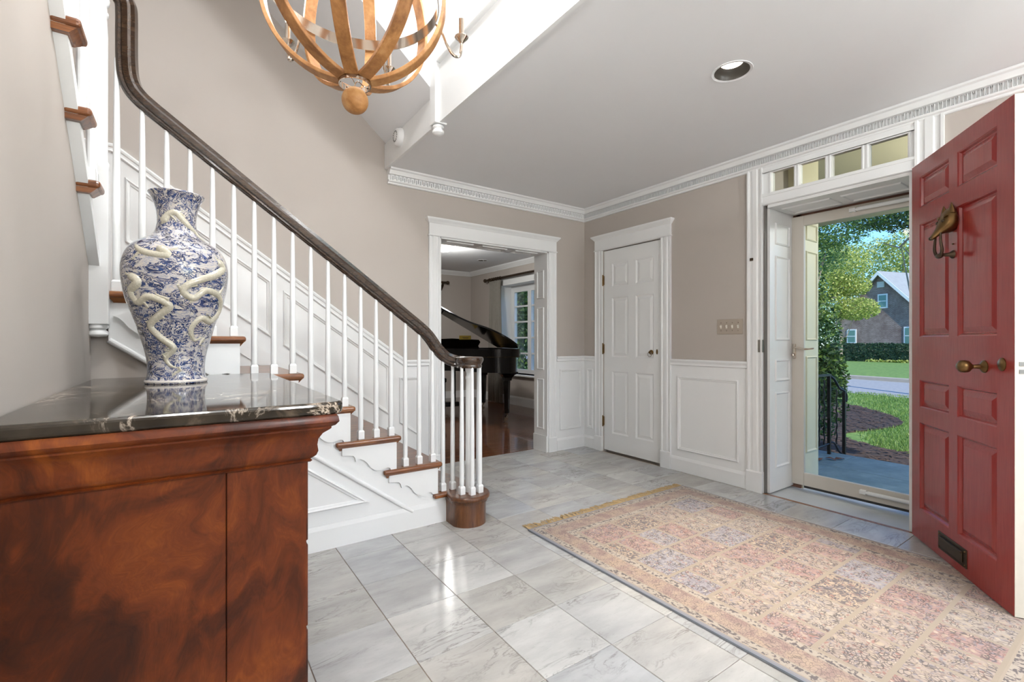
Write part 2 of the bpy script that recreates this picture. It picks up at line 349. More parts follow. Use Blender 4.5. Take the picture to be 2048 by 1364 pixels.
# ================================================================== STRUCTURE
XF, YB, ZC, XE = 3.42, 3.60, 2.45, 1.30
T = .307; TX0, TY0 = 2.1131*T, 8.8686*T
fl = MB().box(-.33, 3.42, -2.2, 3.79, -.12, -.004).build('floor', 'grout'); tag(fl, 'white marble tile floor of the entrance hall', 'floor', kind='structure')
M['rugm'] = rugmat(1.446, 2.02)
tile_me = {}
def tile(x0, x1, y0, y1):
    key = (round(x1-x0, 3), round(y1-y0, 3)); g = .0013
    if key not in tile_me:
        tile_me[key] = MB().box(g, x1-x0-g, g, y1-y0-g, -.011, 0).build('tile', 'marble', fl, bevel=.0012, seg=1, loc=(x0, y0, 0))
    else: inst(tile_me[key], fl, (x0, y0, 0))
for i in range(-4, 10):
    for j in range(-4, 17):
        x0, x1 = TX0+i*T, TX0+(i+1)*T; y1 = TY0-j*T; y0 = y1-T
        x0, x1 = max(x0, -.32), min(x1, 3.40); y0, y1 = max(y0, -2.19), min(y1, 3.785)
        if x1 < 1.30: y1 = min(y1, 2.583)
        if x0 < 1.70 or x1 > 3.0: y1 = min(y1, 3.585)
        if y1 == 3.585 and y0 < 3.58 and x1 > 1.76 and x0 < 2.92:      # cut pieces inside the cased opening
            tile(max(x0, 1.765), min(x1, 2.912), 3.585, 3.785)
        if x1-x0 > .02 and y1-y0 > .02: tile(x0, x1, y0, y1)
# wooden floor of the piano room
pf = MB().box(.4, 4.64, 3.79, 8.12, -.12, -.02).build('floor', 'bronze'); tag(pf, 'dark oak plank floor of the piano room', 'floor', kind='structure')
pl = {}
for k in range(54):
    y0 = 3.795+k*.08; x = .4-R.random()*1.2
    while x < 4.63:
        L = R.choice((1.2, 1.5, 1.8)); a, b = max(x, .4), min(x+L, 4.635)
        if b-a > .05:
            key = round(b-a, 2)
            if key not in pl: pl[key] = MB().box(0, key-.002, .0008, .0792, -.02, 0).build('plank', 'plank', pf, bevel=.001, seg=1, loc=(a, y0, 0))
            else: inst(pl[key], pf, (a, y0, 0))
        x += L

# ---- back wall with the opening to the piano room
OX0, OX1, OZ = 1.752, 2.925, 1.972
wb = MB().box(-1.45, OX0, YB, YB+.19, -.1, 4.95).box(OX0, OX1, YB, YB+.19, OZ, 4.95).box(OX1, 4.9, YB, YB+.19, -.1, 4.95).build('wall_back', 'taupe')
tag(wb, 'taupe back wall with white wainscot rising beside the stairs', 'wall', kind='structure')
def rz(X): return .943+.727*(1.456-X)
XL = -.345
rail_path = [(3.42, .943), (3.035, .943)], [(1.652, .943), (1.456, .943), (XL, rz(XL)), (-1.35, rz(XL))]
wsc = [[(3.42, .0), (3.035, .0), (3.035, .93), (3.42, .93)], [(1.652, 0), (1.652, .93), (1.456, .93), (XL, rz(XL)-.013), (-1.35, rz(XL)-.013), (-1.35, 1.2), (XL, 1.2)]]
for p in wsc: MB().prism([(a, YB, b) for a, b in p], (0, -.006, 0)).build('wainscot', 'white', wb)
CHP = [(0, 0), (0, .018), (.010, .024), (.020, .022), (.026, .016), (.036, .015), (.046, .019), (.052, .012), (.056, 0)]
for p in rail_path: mould(MB(), p, CHP, onback(YB)).build('chair_rail', 'white', wb)
BBP = [(0, 0), (0, .018), (.10, .018), (.112, .013), (.122, .008), (.122, 0)]
mould(MB(), [(3.035, 0), (3.40, 0)], BBP, onback(YB)).build('baseboard', 'white', wb)
b6 = onback(YB-.006)
ring(b6, rect(3.075, 3.365, .20, .81), wb)
def rk(X, d): return rz(X)-d
def rake_panel(a, b): ring(b6, [(a, rk(a, .535)), (b, rk(b, .535)), (b, rk(b, .15)), (a, rk(a, .15))], wb)
rake_panel(-.30, .475); rake_panel(.553, 1.315)
ring(b6, [(1.395, rk(1.395, .545)), (1.575, rk(1.575, .545)), (1.575, .806), (1.395, .806)], wb)
ring(b6, rect(-1.25, -.39, 1.55, rz(XL)-.13), wb)
# stair skirt board on the wall
MB().prism([(1.652, YB-.006, .0), (1.652, YB-.006, .10), (-.02, YB-.006, 1.38), (-.02, YB-.006, 1.25)], (0, -.012, 0)).build('skirt_board', 'white', wb)

def reeds(mb, fr, a0, a1, z0, z1, base=.012):
    """a fluted casing board between a0..a1"""
    w_ = a1-a0; pr = [(0, 0), (0, base+.008), (.10, base+.008), (.16, base), (.30, base), (.36, base+.006), (.64, base+.006), (.70, base), (.84, base), (.9, base+.008), (1, base+.008), (1, 0)]
    rs = [[fr(a0+q*w_, z, h) for q, h in pr] for z in (z0, z1)]
    return mb.rings(rs)
def casing(parent, fr, a0, a1, z1, wd=.097, over=.028, fz=(0, .10), plinth=.145):
    for s, (c0, c1) in enumerate(((a0-wd, a0), (a1, a1+wd))):
        reeds(MB(), fr, c0, c1, plinth, z1).build('casing', 'white', parent)
        mb = MB(); mb.rings([[fr(c0-.002, z, 0), fr(c1+.002, z, 0), fr(c1+.002, z, h), fr(c0-.002, z, h)] for z, h in ((0, .026), (plinth-.008, .026), (plinth, .02))]); mb.build('plinth_block', 'white', parent)
    c0, c1 = a0-wd, a1+wd
    pr = [(0, 0), (.0, .026), (.006, .03), (.012, .026), (.012, .02), (.105, .02), (.112, .026), (.122, .034), (.135, .048), (.142, .052), (.150, .052), (.150, 0)]
    rs = [[fr(a, z1+z, h) for z, h in pr] for a in (c0, c1)]
    mb = MB().rings(rs)
    for a, sg in ((c0, -1), (c1, 1)):         # returned ends of cap and bead
        mb.rings([[fr(a, z1+z, 0), fr(a+sg*q, z1+z, 0), fr(a+sg*q, z1+z, q+.02), fr(a, z1+z, q+.02)] for z, q in ((.105, .001), (.122, .014), (.135, .026), (.142, .03), (.150, .03))])
        mb.rings([[fr(a, z1+z, 0), fr(a+sg*q, z1+z, 0), fr(a+sg*q, z1+z, .026), fr(a, z1+z, .026)] for z, q in ((0, .002), (.006, .010), (.012, .002))])
    mb.build('head_casing', 'white', parent)
op = tag(empty('trim_1', (0, 0, 0)), 'white cased opening leading to the piano room', 'door casing', kind='structure')
casing(op, onback(YB), OX0, OX1, OZ, .1)
MB().box(OX0-.001, OX0+.012, YB-.01, YB+.2, 0, OZ).build('jamb', 'white', op)
jr = MB().box(OX1-.012, OX1+.001, YB-.01, YB+.2, 0, OZ).build('jamb', 'white', op)
MB().box(OX0, OX1, YB-.01, YB+.2, OZ-.012, OZ+.001).build('soffit', 'white', op)
MB().box(OX1-.024, OX1-.012, YB-.012, YB+.2, 0, .16).build('plinth_block', 'white', op)
fr_j = onfront(OX1-.012)
SP = [(0, 0), (.003, .007), (.008, .009), (.013, .003), (.018, 0)]
for z0, z1 in ((.22, .72), (.81, 1.43), (1.52, 1.80)): ring(fr_j, rect(YB+.04, YB+.15, z0, z1), op, prof=SP)
for a, b in ((OX0+.09, OX0+.36), (OX0+.45, OX1-.45), (OX1-.36, OX1-.09)):
    ring(lambda p, q, h: (p, q, OZ-.012-h), rect(a, b, YB+.04, YB+.15), op, prof=SP)

# ---- front wall: closet door hole, entrance door hole, transom hole
CY0, CY1, CZ = 2.624, 3.332, 1.997
DY0, DY1, DZ, TZ0, TZ1 = .885, 1.745, 2.07, 2.148, 2.300
wf = MB()
for y0, y1, z0, z1 in ((CY1, 3.6, -.1, ZC+.1), (CY0, CY1, CZ, ZC+.1), (DY1, CY0, -.1, ZC+.1), (DY0, DY1, DZ, TZ0), (-2.2, DY0, -.1, ZC+.1)): wf.box(XF, 3.80, y0, y1, z0, z1)
wf.box(XF, XF+.05, DY0, DY1, TZ1, ZC+.1)
wf.box(XF+.06, 3.8, CY0, CY1, -.1, CZ)
wf = wf.build('wall_front', 'taupe'); tag(wf, 'taupe front wall holding the closet door and entrance', 'wall', kind='structure')
we = MB()
EY0, EY1, EZ = .93, 1.66, 2.02
for y0, y1, z0, z1 in ((EY1, 3.6, -.5, 5.2), (EY0-.03, EY1+.03, EZ, TZ0-.02), (EY0, EY1, 2.62, 5.2), (-2.2, EY0, -.5, 5.2)): we.box(3.80, 4.05, y0, y1, z0, z1)
we = we.build('wall_exterior', 'clay'); tag(we, 'outer skin of the front wall around the entrance', 'wall', kind='structure')
for y0, y1 in ((1.855, 2.526), (3.43, 3.6)):
    MB().box(XF-.006, XF, y0, y1, 0, .93).build('wainscot', 'white', wf)
    mould(MB(), [(y1, .943), (y0, .943)], CHP, onfront(XF)).build('chair_rail', 'white', wf)
    mould(MB(), [(y0, 0), (y1-.0, 0)], BBP, onfront(XF)).build('baseboard', 'white', wf)
ring(onfront(XF-.006), rect(1.925, 2.46, .18, .80), wf)
ring(onfront(XF-.006), rect(3.465, 3.55, .20, .81), wf)
y0, y1 = -2.2, .76
MB().box(XF-.006, XF, y0, y1, 0, .93).build('wainscot', 'white', wf); mould(MB(), [(y1, .943), (y0, .943)], CHP, onfront(XF)).build('chair_rail', 'white', wf); mould(MB(), [(y0, 0), (y1, 0)], BBP, onfront(XF)).build('baseboard', 'white', wf)
for a in (-2.0, -1.1, -.15): ring(onfront(XF-.006), rect(a, a+.75, .18, .80), wf)
cc = tag(empty('trim_2'), 'white casing with cornice head around the closet door', 'door casing', kind='structure')
casing(cc, onfront(XF), CY0, CY1, CZ, .098)

# ---- panelled door leaf helper: local x = width, y = thickness (0 .. T), z = up
def door_leaf(parent, W, Hh, Tk, cols, rows, mat, z0=0, rec=.012):
    mb = MB(); xs = [0]+[q for c in cols for q in c]+[W]
    for k in range(0, len(xs), 2): mb.box(xs[k], xs[k+1], 0, Tk, z0, Hh)
    zs = [z0]+[q for r in rows for q in r]+[Hh]
    for c in cols:
        for k in range(0, len(zs), 2): mb.box(c[0], c[1], 0, Tk, zs[k], zs[k+1])
    leaf = mb.build('leaf', mat, parent)
    for c in cols:
        for r in rows:
            p = MB()
            for y, sg in ((0, 1), (Tk, -1)):
                L = lambda i, d: [(c[0]+i, y+sg*d, r[0]+i), (c[1]-i, y+sg*d, r[0]+i), (c[1]-i, y+sg*d, r[1]-i), (c[0]+i, y+sg*d, r[1]-i)]
                p.rings([L(0, 0.0005), L(.006, .004), L(.012, rec), L(.018, rec), L(.040, rec*.35), L(.042, rec*.3)], True, False, True)
            p.build('panel', mat, parent)
    return leaf
# closet door
d1 = tag(empty('door_1', (XF+.012, CY1-.004, 0), -PI/2), 'white six-panel closet door with brass ring pull', 'door', kind='structure')
Wc = CY1-CY0-.008
door_leaf(d1, Wc, CZ-.006, .035, [(.105, .31), (.40, .605)], [(.19, .80), (.94, 1.52), (1.63, 1.855)], 'white', .016, .009)
for z in (.30, 1.02, 1.70):
    h = MB().box(-.016, .006, -.022, -.002, z-.045, z+.045); h.lathe([(.006, z-.055), (.0075, z-.05), (.0075, z+.05), (.006, z+.055)], (-.004, -.016, 0), 10); h.build('hinge', 'brass', d1)
kb = MB(); kb.rings([[(.58+r*math.cos(a), -y, .995+r*math.sin(a)) for a in [2*PI*i/16 for i in range(16)]] for r, y in ((.022, 0), (.022, .004), (.012, .010), (.009, .022), (.012, .026), (.001, .030))])
kb = kb.build('ring_pull', 'brass', d1, True)
MB().tube([(.58+.021*math.cos(a), -.024, .976+.021*math.sin(a)) for a in [PI/2+2*PI*i/18 for i in range(18)]]+[(.58, -.024, .997)], .0028, 6).build('pull_ring', 'steel', kb, True)
MB().rings([[(.642+r*math.cos(a), -y, 1.0+2.6*r*math.sin(a)) for a in [2*PI*i/14 for i in range(14)]] for r, y in ((.009, 0), (.009, .003), (.005, .005))]).build('keyhole_plate', 'brass', d1, True)
MB().box(Wc-.004, Wc+.004, -.004, .002, .96, 1.03).build('latch_plate', 'brass', d1)

# ---- entrance surround: pilasters, transom bar, transom panes
es = tag(empty('trim_3'), 'white fluted entrance surround with transom bar', 'door casing', kind='structure')
fF = onfront(XF)
for a0, a1 in ((DY1, 1.855), (.76, DY0)):
    reeds(MB(), fF, a0, a1, .15, 2.345, .016).build('pilaster', 'white', es)
    MB().rings([[fF(a0-.003, z, 0), fF(a1+.003, z, 0), fF(a1+.003, z, h), fF(a0-.003, z, h)] for z, h in ((0, .03), (.142, .03), (.152, .022))]).build('plinth_block', 'white', es)
mb = MB()
for z0, z1, h in ((DZ, TZ0, .016), (TZ1, 2.345, .016), (DZ+.002, DZ+.018, .024), (TZ0-.018, TZ0, .022), (TZ1, TZ1+.012, .022)): mb.box(XF-h, XF+.0, DY0, DY1, z0, z1)
mb.build('transom_bar', 'white', es)
PY = [(1.690, 1.535), (1.505, 1.345), (1.312, 1.145), (1.110, .918)]
w1 = tag(empty('window_1', (XF+.03, 0, 0)), 'four-pane transom window above the entrance door', 'window', kind='structure')
mb = MB(); prev = DY1
for a, b in PY: mb.box(-.035, .02, a, prev, TZ0, TZ1); prev = b
mb.box(-.035, .02, DY0, prev, TZ0, TZ1).build('muntin_frame', 'white', w1)
for a, b in PY:
    MB().box(.0, .004, b, a, TZ0, TZ1).build('pane', 'glass', w1)
    ring(lambda p, q, h: (-.035-h*.3, p, q), rect(b-.004, a+.004, TZ0+.001, TZ1-.001), w1, prof=[(-.008, 0), (-.006, .012), (0, .012), (.006, 0)], name='pane_bead')
MB().box(.0, .002, 1.5, 1.504, TZ0+.02, TZ0+.022).build('pane_clip', 'grey', w1)
# deep reveal of the entrance
fr_r = lambda a, b, h: (a, DY1-.03-h, b)
lj = MB().box(XF+.03, 3.80, DY1-.03, DY1, 0, DZ).build('jamb', 'white', es)
MB().box(XF, XF+.03, DY1-.012, DY1, 0, DZ).build('door_stop', 'grey', es)
for z0, z1 in ((.17, .72), (.80, .96), (1.10, 1.72), (1.80, 1.96)): ring(fr_r, rect(XF+.105, 3.735, z0, z1), es, prof=SP)
MB().box(XF, 3.80, DY0, DY0+.03, 0, DZ).build('jamb', 'white', es)
MB().box(XF, 3.80, DY0+.03, DY1-.03, DZ-.02, DZ).build('soffit', 'white', es)
for a, b in ((.98, 1.30), (1.36, 1.67)): ring(lambda p, q, h: (p, q, DZ-.02-h), rect(XF+.10, 3.72, a, b), es, prof=SP)
MB().box(3.44, 3.86, DY0, DY1, -.10, -.012).build('sill', 'sill', es, bevel=.004)
MB().box(3.405, 3.44, DY0, DY1, -.02, -.002).build('threshold', 'oak', es, bevel=.005)
MB().box(XF-.022, XF+.004, DY1-.004, DY1+.03, 1.015, 1.105).build('strike_plate', 'steel', es, bevel=.002)
MB().box(XF-.028, XF-.018, 1.808, 1.832, 1.683, 1.703).build('chime_sensor', 'bronze', es, bevel=.002)

# ---- storm door
st = tag(empty('door_2', (3.775, 0, 0)), 'full-glass storm door in an off-white frame with lever handle', 'door', kind='structure')
SY0, SY1 = .915, 1.715
MB().box(0, .03, SY1-.085, SY1, .02, 2.03).build('stile', 'storm', st, bevel=.004)
MB().box(0, .03, SY0, SY0+.085, .02, 2.03).build('stile', 'storm', st, bevel=.004)
MB().box(0, .03, SY0+.085, SY1-.085, 1.955, 2.03).build('top_rail', 'storm', st, bevel=.004)
br_ = MB().box(0, .03, SY0+.085, SY1-.085, .02, .115).build('bottom_rail', 'storm', st, bevel=.004)
MB().box(.004, .02, SY0+.085, SY1-.085, .004, .02).build('door_sweep', 'dark', st)
MB().box(.012, .018, SY0+.085, SY1-.085, .115, 1.955).build('glass_pane', 'glass', st)
mb = MB(); mb.box(-.012, 0, 1.683, 1.703, .965, 1.075); mb = mb.build('lever_plate', 'nickel', st, bevel=.003)
MB().tube(cr([(-.01, 1.693, 1.045), (-.035, 1.690, 1.045), (-.04, 1.66, 1.046), (-.04, 1.60, 1.036), (-.035, 1.545, 1.043)], 4), [.006]*9+[.008]*4+[.006]*3+[.004], 8).build('lever', 'nickel', mb, True)
MB().lathe([(.009, 0), (.009, .012), (.006, .018)], (-.03, 1.692, .985), 10).build('lock_turn', 'nickel', mb, True)
for z, a, b in ((1.995, 1.30, .96), (.075, 1.24, .96)):
    c = MB().tube([(-.022, a, z), (-.022, a-.02, z), (-.022, b, z)], [.006, .013, .013], 12).build('closer_tube', 'white', st, True)
    MB().box(-.03, 0, a-.006, a+.03, z-.012, z+.012).build('closer_bracket', 'white', c)
# exterior reveal, cream
er = tag(empty('trim_4'), 'cream panelled outer reveal left of the storm door', 'trim', kind='structure')
MB().box(3.81, 4.06, EY1-.012, EY1, -.12, EZ).build('reveal_board', 'cream', er)
MB().box(4.05, 4.09, EY1, EY1+.16, -.12, 2.4).build('outer_casing', 'cream', er)
for z0, z1 in ((.25, .98), (1.10, 1.78), (1.86, 1.99)): ring(lambda a, b, h: (a, EY1-.012-h, b), rect(3.85, 4.03, z0, z1), er, 'cream', SP)
MB().box(3.81, 4.05, EY0-.03, EY0, -.12, EZ).build('reveal_board', 'cream', er)
MB().box(3.46, 4.06, DY0-.02, DY1+.02, 2.60, 2.62).box(3.79, 4.06, EY1-.012, EY1-.001, TZ0-.01, 2.60).box(3.79, 4.06, EY0+.001, EY0+.012, TZ0-.01, 2.60).box(3.785, 3.797, EY1-.001, DY1+.03, TZ0-.01, 2.60).build('transom_lining', 'cream', er)
pc = MB().box(4.05, 5.7, -.4, 3.0, 2.62, 2.72).build('ceiling', 'cream'); tag(pc, 'cream boarded porch ceiling outside the entrance', 'ceiling', kind='structure')
tag(MB().box(5.5, 5.7, -.4, 3.0, 2.35, 2.62).build('trim_7', 'cream'), 'cream beam along the porch edge', 'beam', kind='structure')
plm = tag(empty('porch_fill', (4.75, .45, 2.62)), 'added fill lamp hanging outside the entrance', 'ceiling light')  # lamp added out of sight behind the open door, brightens porch ceiling and transom
MB().tube([(0, 0, -.02), (0, 0, -.34)], .008, 8).build('stem', 'iron', plm, True)
MB().lathe([(.13, 0), (.13, -.02), (.11, -.03)], (0, 0, 0), 24).build('base_plate', 'white', plm, True)
MB().ball((0, 0, -.40), .07, 18, 12).build('glass_globe', 'lamp', plm, True)
L = bpy.data.lights.new('porch_fill_light', 'POINT'); L.energy = 45; L.color = (1, .95, .85); L.shadow_soft_size = .08
o = bpy.data.objects.new('porch_fill_light', L); COL.objects.link(o); o.parent = plm; o.location = (0, .0, -.52)

# ---- crown moulding with fret band
cw = tag(empty('trim_5'), 'white crown moulding with a fret band round the hall ceiling', 'crown moulding', kind='structure')
CRP = [(0, 2.335), (.014, 2.335), (.02, 2.340), (.022, 2.348), (.034, 2.352), (.038, 2.358), (.038, 2.363), (.022, 2.363), (.022, 2.404), (.052, 2.405), (.056, 2.414), (.066, 2.432), (.08, 2.438), (.085, 2.449), (0, 2.449)]
mould(MB(), [(XE+.0, YB), (XF, YB), (XF, -2.2)], [(-o, z) for o, z in CRP]).build('cornice', 'white', cw)
P_ = .033
def fret(fn, L):
    mb = MB(); n = int(L/P_); za, zb, lk = 2.3632, 2.4038, .009
    for i in range(n):
        a = i*P_; g = .0064; bw = P_/2-g
        for (u0, u1, z0, z1) in ((a, a+bw, za, zb), (a+bw, a+bw+g, zb-lk, zb), (a+P_/2, a+P_/2+bw, za, zb), (a+P_/2+bw, a+P_, za, za+lk)): fn(mb, u0, u1, z0, z1)
    return mb
fret(lambda m, u0, u1, z0, z1: m.box(XE+.02+u0, XE+.02+u1, YB-.036, YB-.022, z0, z1), XF-XE-.07).build('fret_band', 'white', cw, kind='stuff')
fret(lambda m, u0, u1, z0, z1: m.box(XF-.036, XF-.022, YB-.040-u1, YB-.048-u0, z0, z1), YB+2.1).build('fret_band', 'white', cw, kind='stuff')

# ---- ceiling with round holes for the downlights
CANS = [(2.25, 1.305), (2.25, -.75), (.45, -1.0)]
def ceil_mesh(x0, x1, y0, y1, z, holes, r=.083, hs=.15):
    mb = MB(); q = lambda a, b, c, d: mb.add([(a, c, z), (b, c, z), (b, d, z), (a, d, z)], [(0, 1, 2, 3)]); y = y0
    for hx, hy in sorted(holes, key=lambda p: p[1]):
        q(x0, x1, y, hy-hs); q(x0, hx-hs, hy-hs, hy+hs); q(hx+hs, x1, hy-hs, hy+hs); y = hy+hs
        n = 32; ci = []; sq = []
        for i in range(n):
            a = 2*PI*i/n; c, s_ = math.cos(a), math.sin(a); k = hs/max(abs(c), abs(s_)); ci.append((hx+r*c, hy+r*s_, z)); sq.append((hx+k*c, hy+k*s_, z))
        mb.rings([ci, sq], True, False, False)
    q(x0, x1, y, y1); return mb
ce = ceil_mesh(XE, XF+.02, -2.2, YB+.02, ZC, CANS[:2]); 
ce.box(XE, 3.6, -2.2, YB, 2.58, 2.62)
ce = ce.build('ceiling', 'ceil'); tag(ce, 'white ceiling over the entrance hall', 'ceiling', kind='structure')
c2 = ceil_mesh(-.4, XE, -2.2, -.5, ZC, CANS[2:]); c2.box(-.4, XE, -2.2, -.5, 2.58, 2.62)
c2 = c2.build('ceiling', 'ceil'); tag(c2, 'white ceiling over the rear end of the hall', 'ceiling', kind='structure')

# ---- gallery edge above the hall
ga = tag(empty('trim_6'), 'white gallery fascia and balusters above the hall', 'fascia', kind='structure')
GYP = 2.665
MB().box(XE-.022, XE+.0, GYP, YB, 2.445, 2.64).build('fascia', 'white', ga, bevel=.003)
MB().box(XE-.022, XE+.0, -.5, GYP, 2.445, 2.80).build('fascia', 'white', ga)
MB().box(-.32, XE, -.522, -.5, 2.445, 2.80).build('fascia', 'white', ga)
MB().box(XE-.05, XE+.05, -.45, GYP-.05, 2.80, 2.83).box(XE-.03, XE+.03, -.45, GYP-.05, 2.83, 2.86).build('shoe_rail', 'white', ga, bevel=.006)
np_ = MB().box(XE-.05, XE+.03, GYP-.04, GYP+.04, 2.44, 3.75).build('newel_post', 'white', ga, bevel=.004)
MB().lathe([(.02, 0), (.034, -.006), (.036, -.016), (.026, -.024), (.036, -.036), (.036, -.05), (.02, -.062), (.001, -.064)], (XE-.01, GYP, 2.44), 18).build('drop_finial', 'white', np_, True)
MB().box(XE-.04, XE+.02, -.45, GYP, 3.62, 3.68).build('gallery_rail', 'rail', ga, bevel=.015)
gb = None
for k in range(36):
    y = GYP-.10-k*.085
    if gb is None: gb = MB().box(-.016, .016, -.016, .016, 0, .05).lathe([(.0145, .05), (.014, .4), (.010, .77)], (0, 0, 0), 12).build('baluster', 'white', ga, loc=(XE-.002, y, 2.86))
    else: inst(gb, ga, (XE-.002, y, 2.86))
# upper storey shell
tb = [(XE, 2.64), (-1.45, 2.64+.857*2.75), (-1.45, 5.05), (XE, 2.75)]
sl = MB().prism([(a, 2.70, b) for a, b in tb], (0, .9, 0)).build('ceiling', 'ceil'); tag(sl, 'sloping ceiling above the stair beside the gallery', 'ceiling', kind='structure')
up = MB().box(3.2, 3.3, -2.2, 3.6, 2.62, 4.95).build('wall_upper', 'taupe'); tag(up, 'taupe wall of the upstairs gallery', 'wall', kind='structure')
ck = MB().prism([(XE, 2.70, 2.75), (-1.45, 2.70, 5.05), (3.2, 2.70, 4.95), (3.2, 2.70, 2.62), (XE, 2.70, 2.62)], (0, .05, 0)).build('wall_dormer', 'ceil'); tag(ck, 'pale dormer cheek wall beside the gallery post', 'wall', kind='structure')
uc = MB().box(-1.5, 3.9, -2.3, 3.85, 4.95, 5.15).build('ceiling', 'ceil'); tag(uc, 'white ceiling over the upper landing', 'ceiling', kind='structure')
# left wall, under-stair wall, stair end wall, rear wall
PIT = .976
def zlow(Y): return 1.388+PIT*(2.545-Y)
lw = MB().prism([(-.325, 2.585, -.1), (-.325, 2.585, zlow(2.585)), (-.325, 1.2, zlow(1.2)), (-.325, 1.2, 4.95), (-.325, -2.2, 4.95), (-.325, -2.2, -.1)], (-.10, 0, 0)).build('wall_left', 'taupe'); tag(lw, 'taupe wall behind the chest below the upper stair flight', 'wall', kind='structure')
us = MB().prism([(-.43, 2.606, -.1), (.30, 2.606, -.1), (.30, 2.606, .71), (-.43, 2.606, 1.25)], (0, .054, 0)).build('wall_understair', 'taupe'); tag(us, 'taupe wall under the stairs behind the vase', 'wall', kind='structure')
sw = MB().box(-1.55, -1.45, -2.2, 3.79, -.1, 4.95).build('wall_stair', 'taupe'); tag(sw, 'taupe end wall of the stairwell', 'wall', kind='structure')
rw = MB().box(-1.5, -.2, -2.3, -2.2, -.1, 4.95).box(2.9, 3.8, -2.3, -2.2, -.1, 4.95).box(-.2, 2.9, -2.3, -2.2, -.1, 1.0).box(-.2, 2.9, -2.3, -2.2, 2.1, 4.95).box(-.2, .9, -2.3, -2.2, 1.0, 2.1)
rw = rw.build('wall_rear', 'taupe'); tag(rw, 'taupe rear wall of the hall with an added window opening', 'wall', kind='structure')
for k, (z0, z1) in enumerate(((1.0, 2.1),)):  # window added behind the camera to let fill daylight into the hall
    wn2 = tag(empty('window_%d' % (k+2), (0, -2.25, 0)), ('added window letting fill daylight into the rear hall', 'upstairs window at the rear of the gallery')[k], 'window', kind='structure')
    for a in (.9, 1.87, 2.86): MB().box(a, a+.04, -.03, .03, z0, z1).build('mullion', 'white', wn2)
    for z in (z0, (z0+z1)/2, z1-.04): MB().box(.9, 2.9, -.028, .028, z, z+.04).build('rail', 'white', wn2)
    for a in (.93, 1.91): MB().box(a, a+.95, -.003, .003, z0, z1).build('pane', 'glass', wn2)

# ---- piano room shell
XW, YW = 4.64, 8.12
WY0, WY1, WZ0, WZ1 = 5.35, 7.015, .53, 2.10
pw = MB()
for y0, y1, z0, z1 in ((YB+.19, WY0, -.1, 2.6), (WY1, YW+.2, -.1, 2.6), (WY0, WY1, -.1, WZ0), (WY0, WY1, WZ1, 2.6)): pw.box(XW, XW+.30, y0, y1, z0, z1)
pw = pw.build('wall_piano_front', 'taupe'); tag(pw, 'piano room wall with the tall white window', 'wall', kind='structure')
pb = MB().box(.3, XW+.3, YW, YW+.2, -.1, 2.6).build('wall_piano_back', 'taupe'); tag(pb, 'far wall of the piano room', 'wall', kind='structure')
ps = MB().box(.2, .4, YB+.19, YW, -.1, 2.6).build('wall_piano_side', 'taupe'); tag(ps, 'side wall of the piano room', 'wall', kind='structure')
pce = ceil_mesh(.3, XW+.02, YB+.1, YW+.02, ZC, [(4.09, 6.76)], .075); pce.box(.2, XW+.3, YB+.1, YW+.2, 2.6, 2.7); pce = pce.build('ceiling', 'ceil'); tag(pce, 'white ceiling of the piano room', 'ceiling', kind='structure')
PCR = [(0, 2.37), (.012, 2.37), (.02, 2.385), (.03, 2.39), (.07, 2.43), (.08, 2.449), (0, 2.449)]
mould(MB(), [(.4, YW), (XW, YW), (XW, YB+.19)], [(-o, z) for o, z in PCR]).build('cornice', 'white', pb)
mould(MB(), [(XW, YB+.19), (XW, YW)], [(0, 0), (0, .02), (.13, .02), (.15, .008), (.15, 0)], lambda a, b, h: (XW-h, b if 0 else a, b)) if 0 else None
MB().box(XW-.02, XW, YB+.19, YW, 0, .13).box(XW-.012, XW, YB+.19, YW, .13, .15).build('baseboard', 'white', pw)
MB().box(.4, XW, YW-.02, YW, 0, .13).build('baseboard', 'white', pb)
w4 = tag(empty('window_4', (XW, 0, 0)), 'white multi-pane window behind the piano', 'window', kind='structure')
MB().box(-.02, .28, WY1-.02, WY1, WZ0, WZ1).box(-.02, .28, WY0, WY0+.02, WZ0, WZ1).box(-.02, .28, WY0+.02, WY1-.02, WZ1-.02, WZ1).build('reveal', 'white', w4)
MB().box(-.06, .28, WY0-.05, WY1+.05, WZ0-.03, WZ0).build('window_sill', 'white', w4, bevel=.006)
mb = MB(); mb.box(-.022, 0, WY1, WY1+.10, WZ0, WZ1+.10); mb.box(-.022, 0, WY0-.10, WY0, WZ0, WZ1+.10); mb.box(-.022, 0, WY0, WY1, WZ1, WZ1+.10); mb.box(-.05, 0, WY0-.12, WY1+.12, WZ1+.10, WZ1+.13)
mb.build('window_casing', 'white', w4, bevel=.004)
mb = MB(); YM = [WY1-.02, 6.90, 6.50, 6.40, 6.0, 5.90, WY0+.02]
for a, b in ((YM[1], YM[0]), (YM[3], YM[2]), (YM[5], YM[4])): mb.box(.20, .26, a, b, WZ0, WZ1-.02)
for a, b in ((YM[2], YM[1]), (YM[4], YM[3]), (YM[6], YM[5])):
    mb.box(.20, .26, a, b, WZ0, .60); mb.box(.20, .26, a, b, 1.965, WZ1-.02)
    for z in (.88, 1.155, 1.435, 1.71): mb.box(.215, .25, a, b, z-.014, z+.014)
mb.build('sash', 'white', w4)
for a, b in ((YM[2], YM[1]), (YM[4], YM[3]), (YM[6], YM[5])):
    zz = [.60, .88, 1.155, 1.435, 1.71, 1.965]
    for k in range(5): MB().box(.232, .236, a, b, zz[k]+.014, zz[k+1]-.014).build('pane', 'glass', w4)

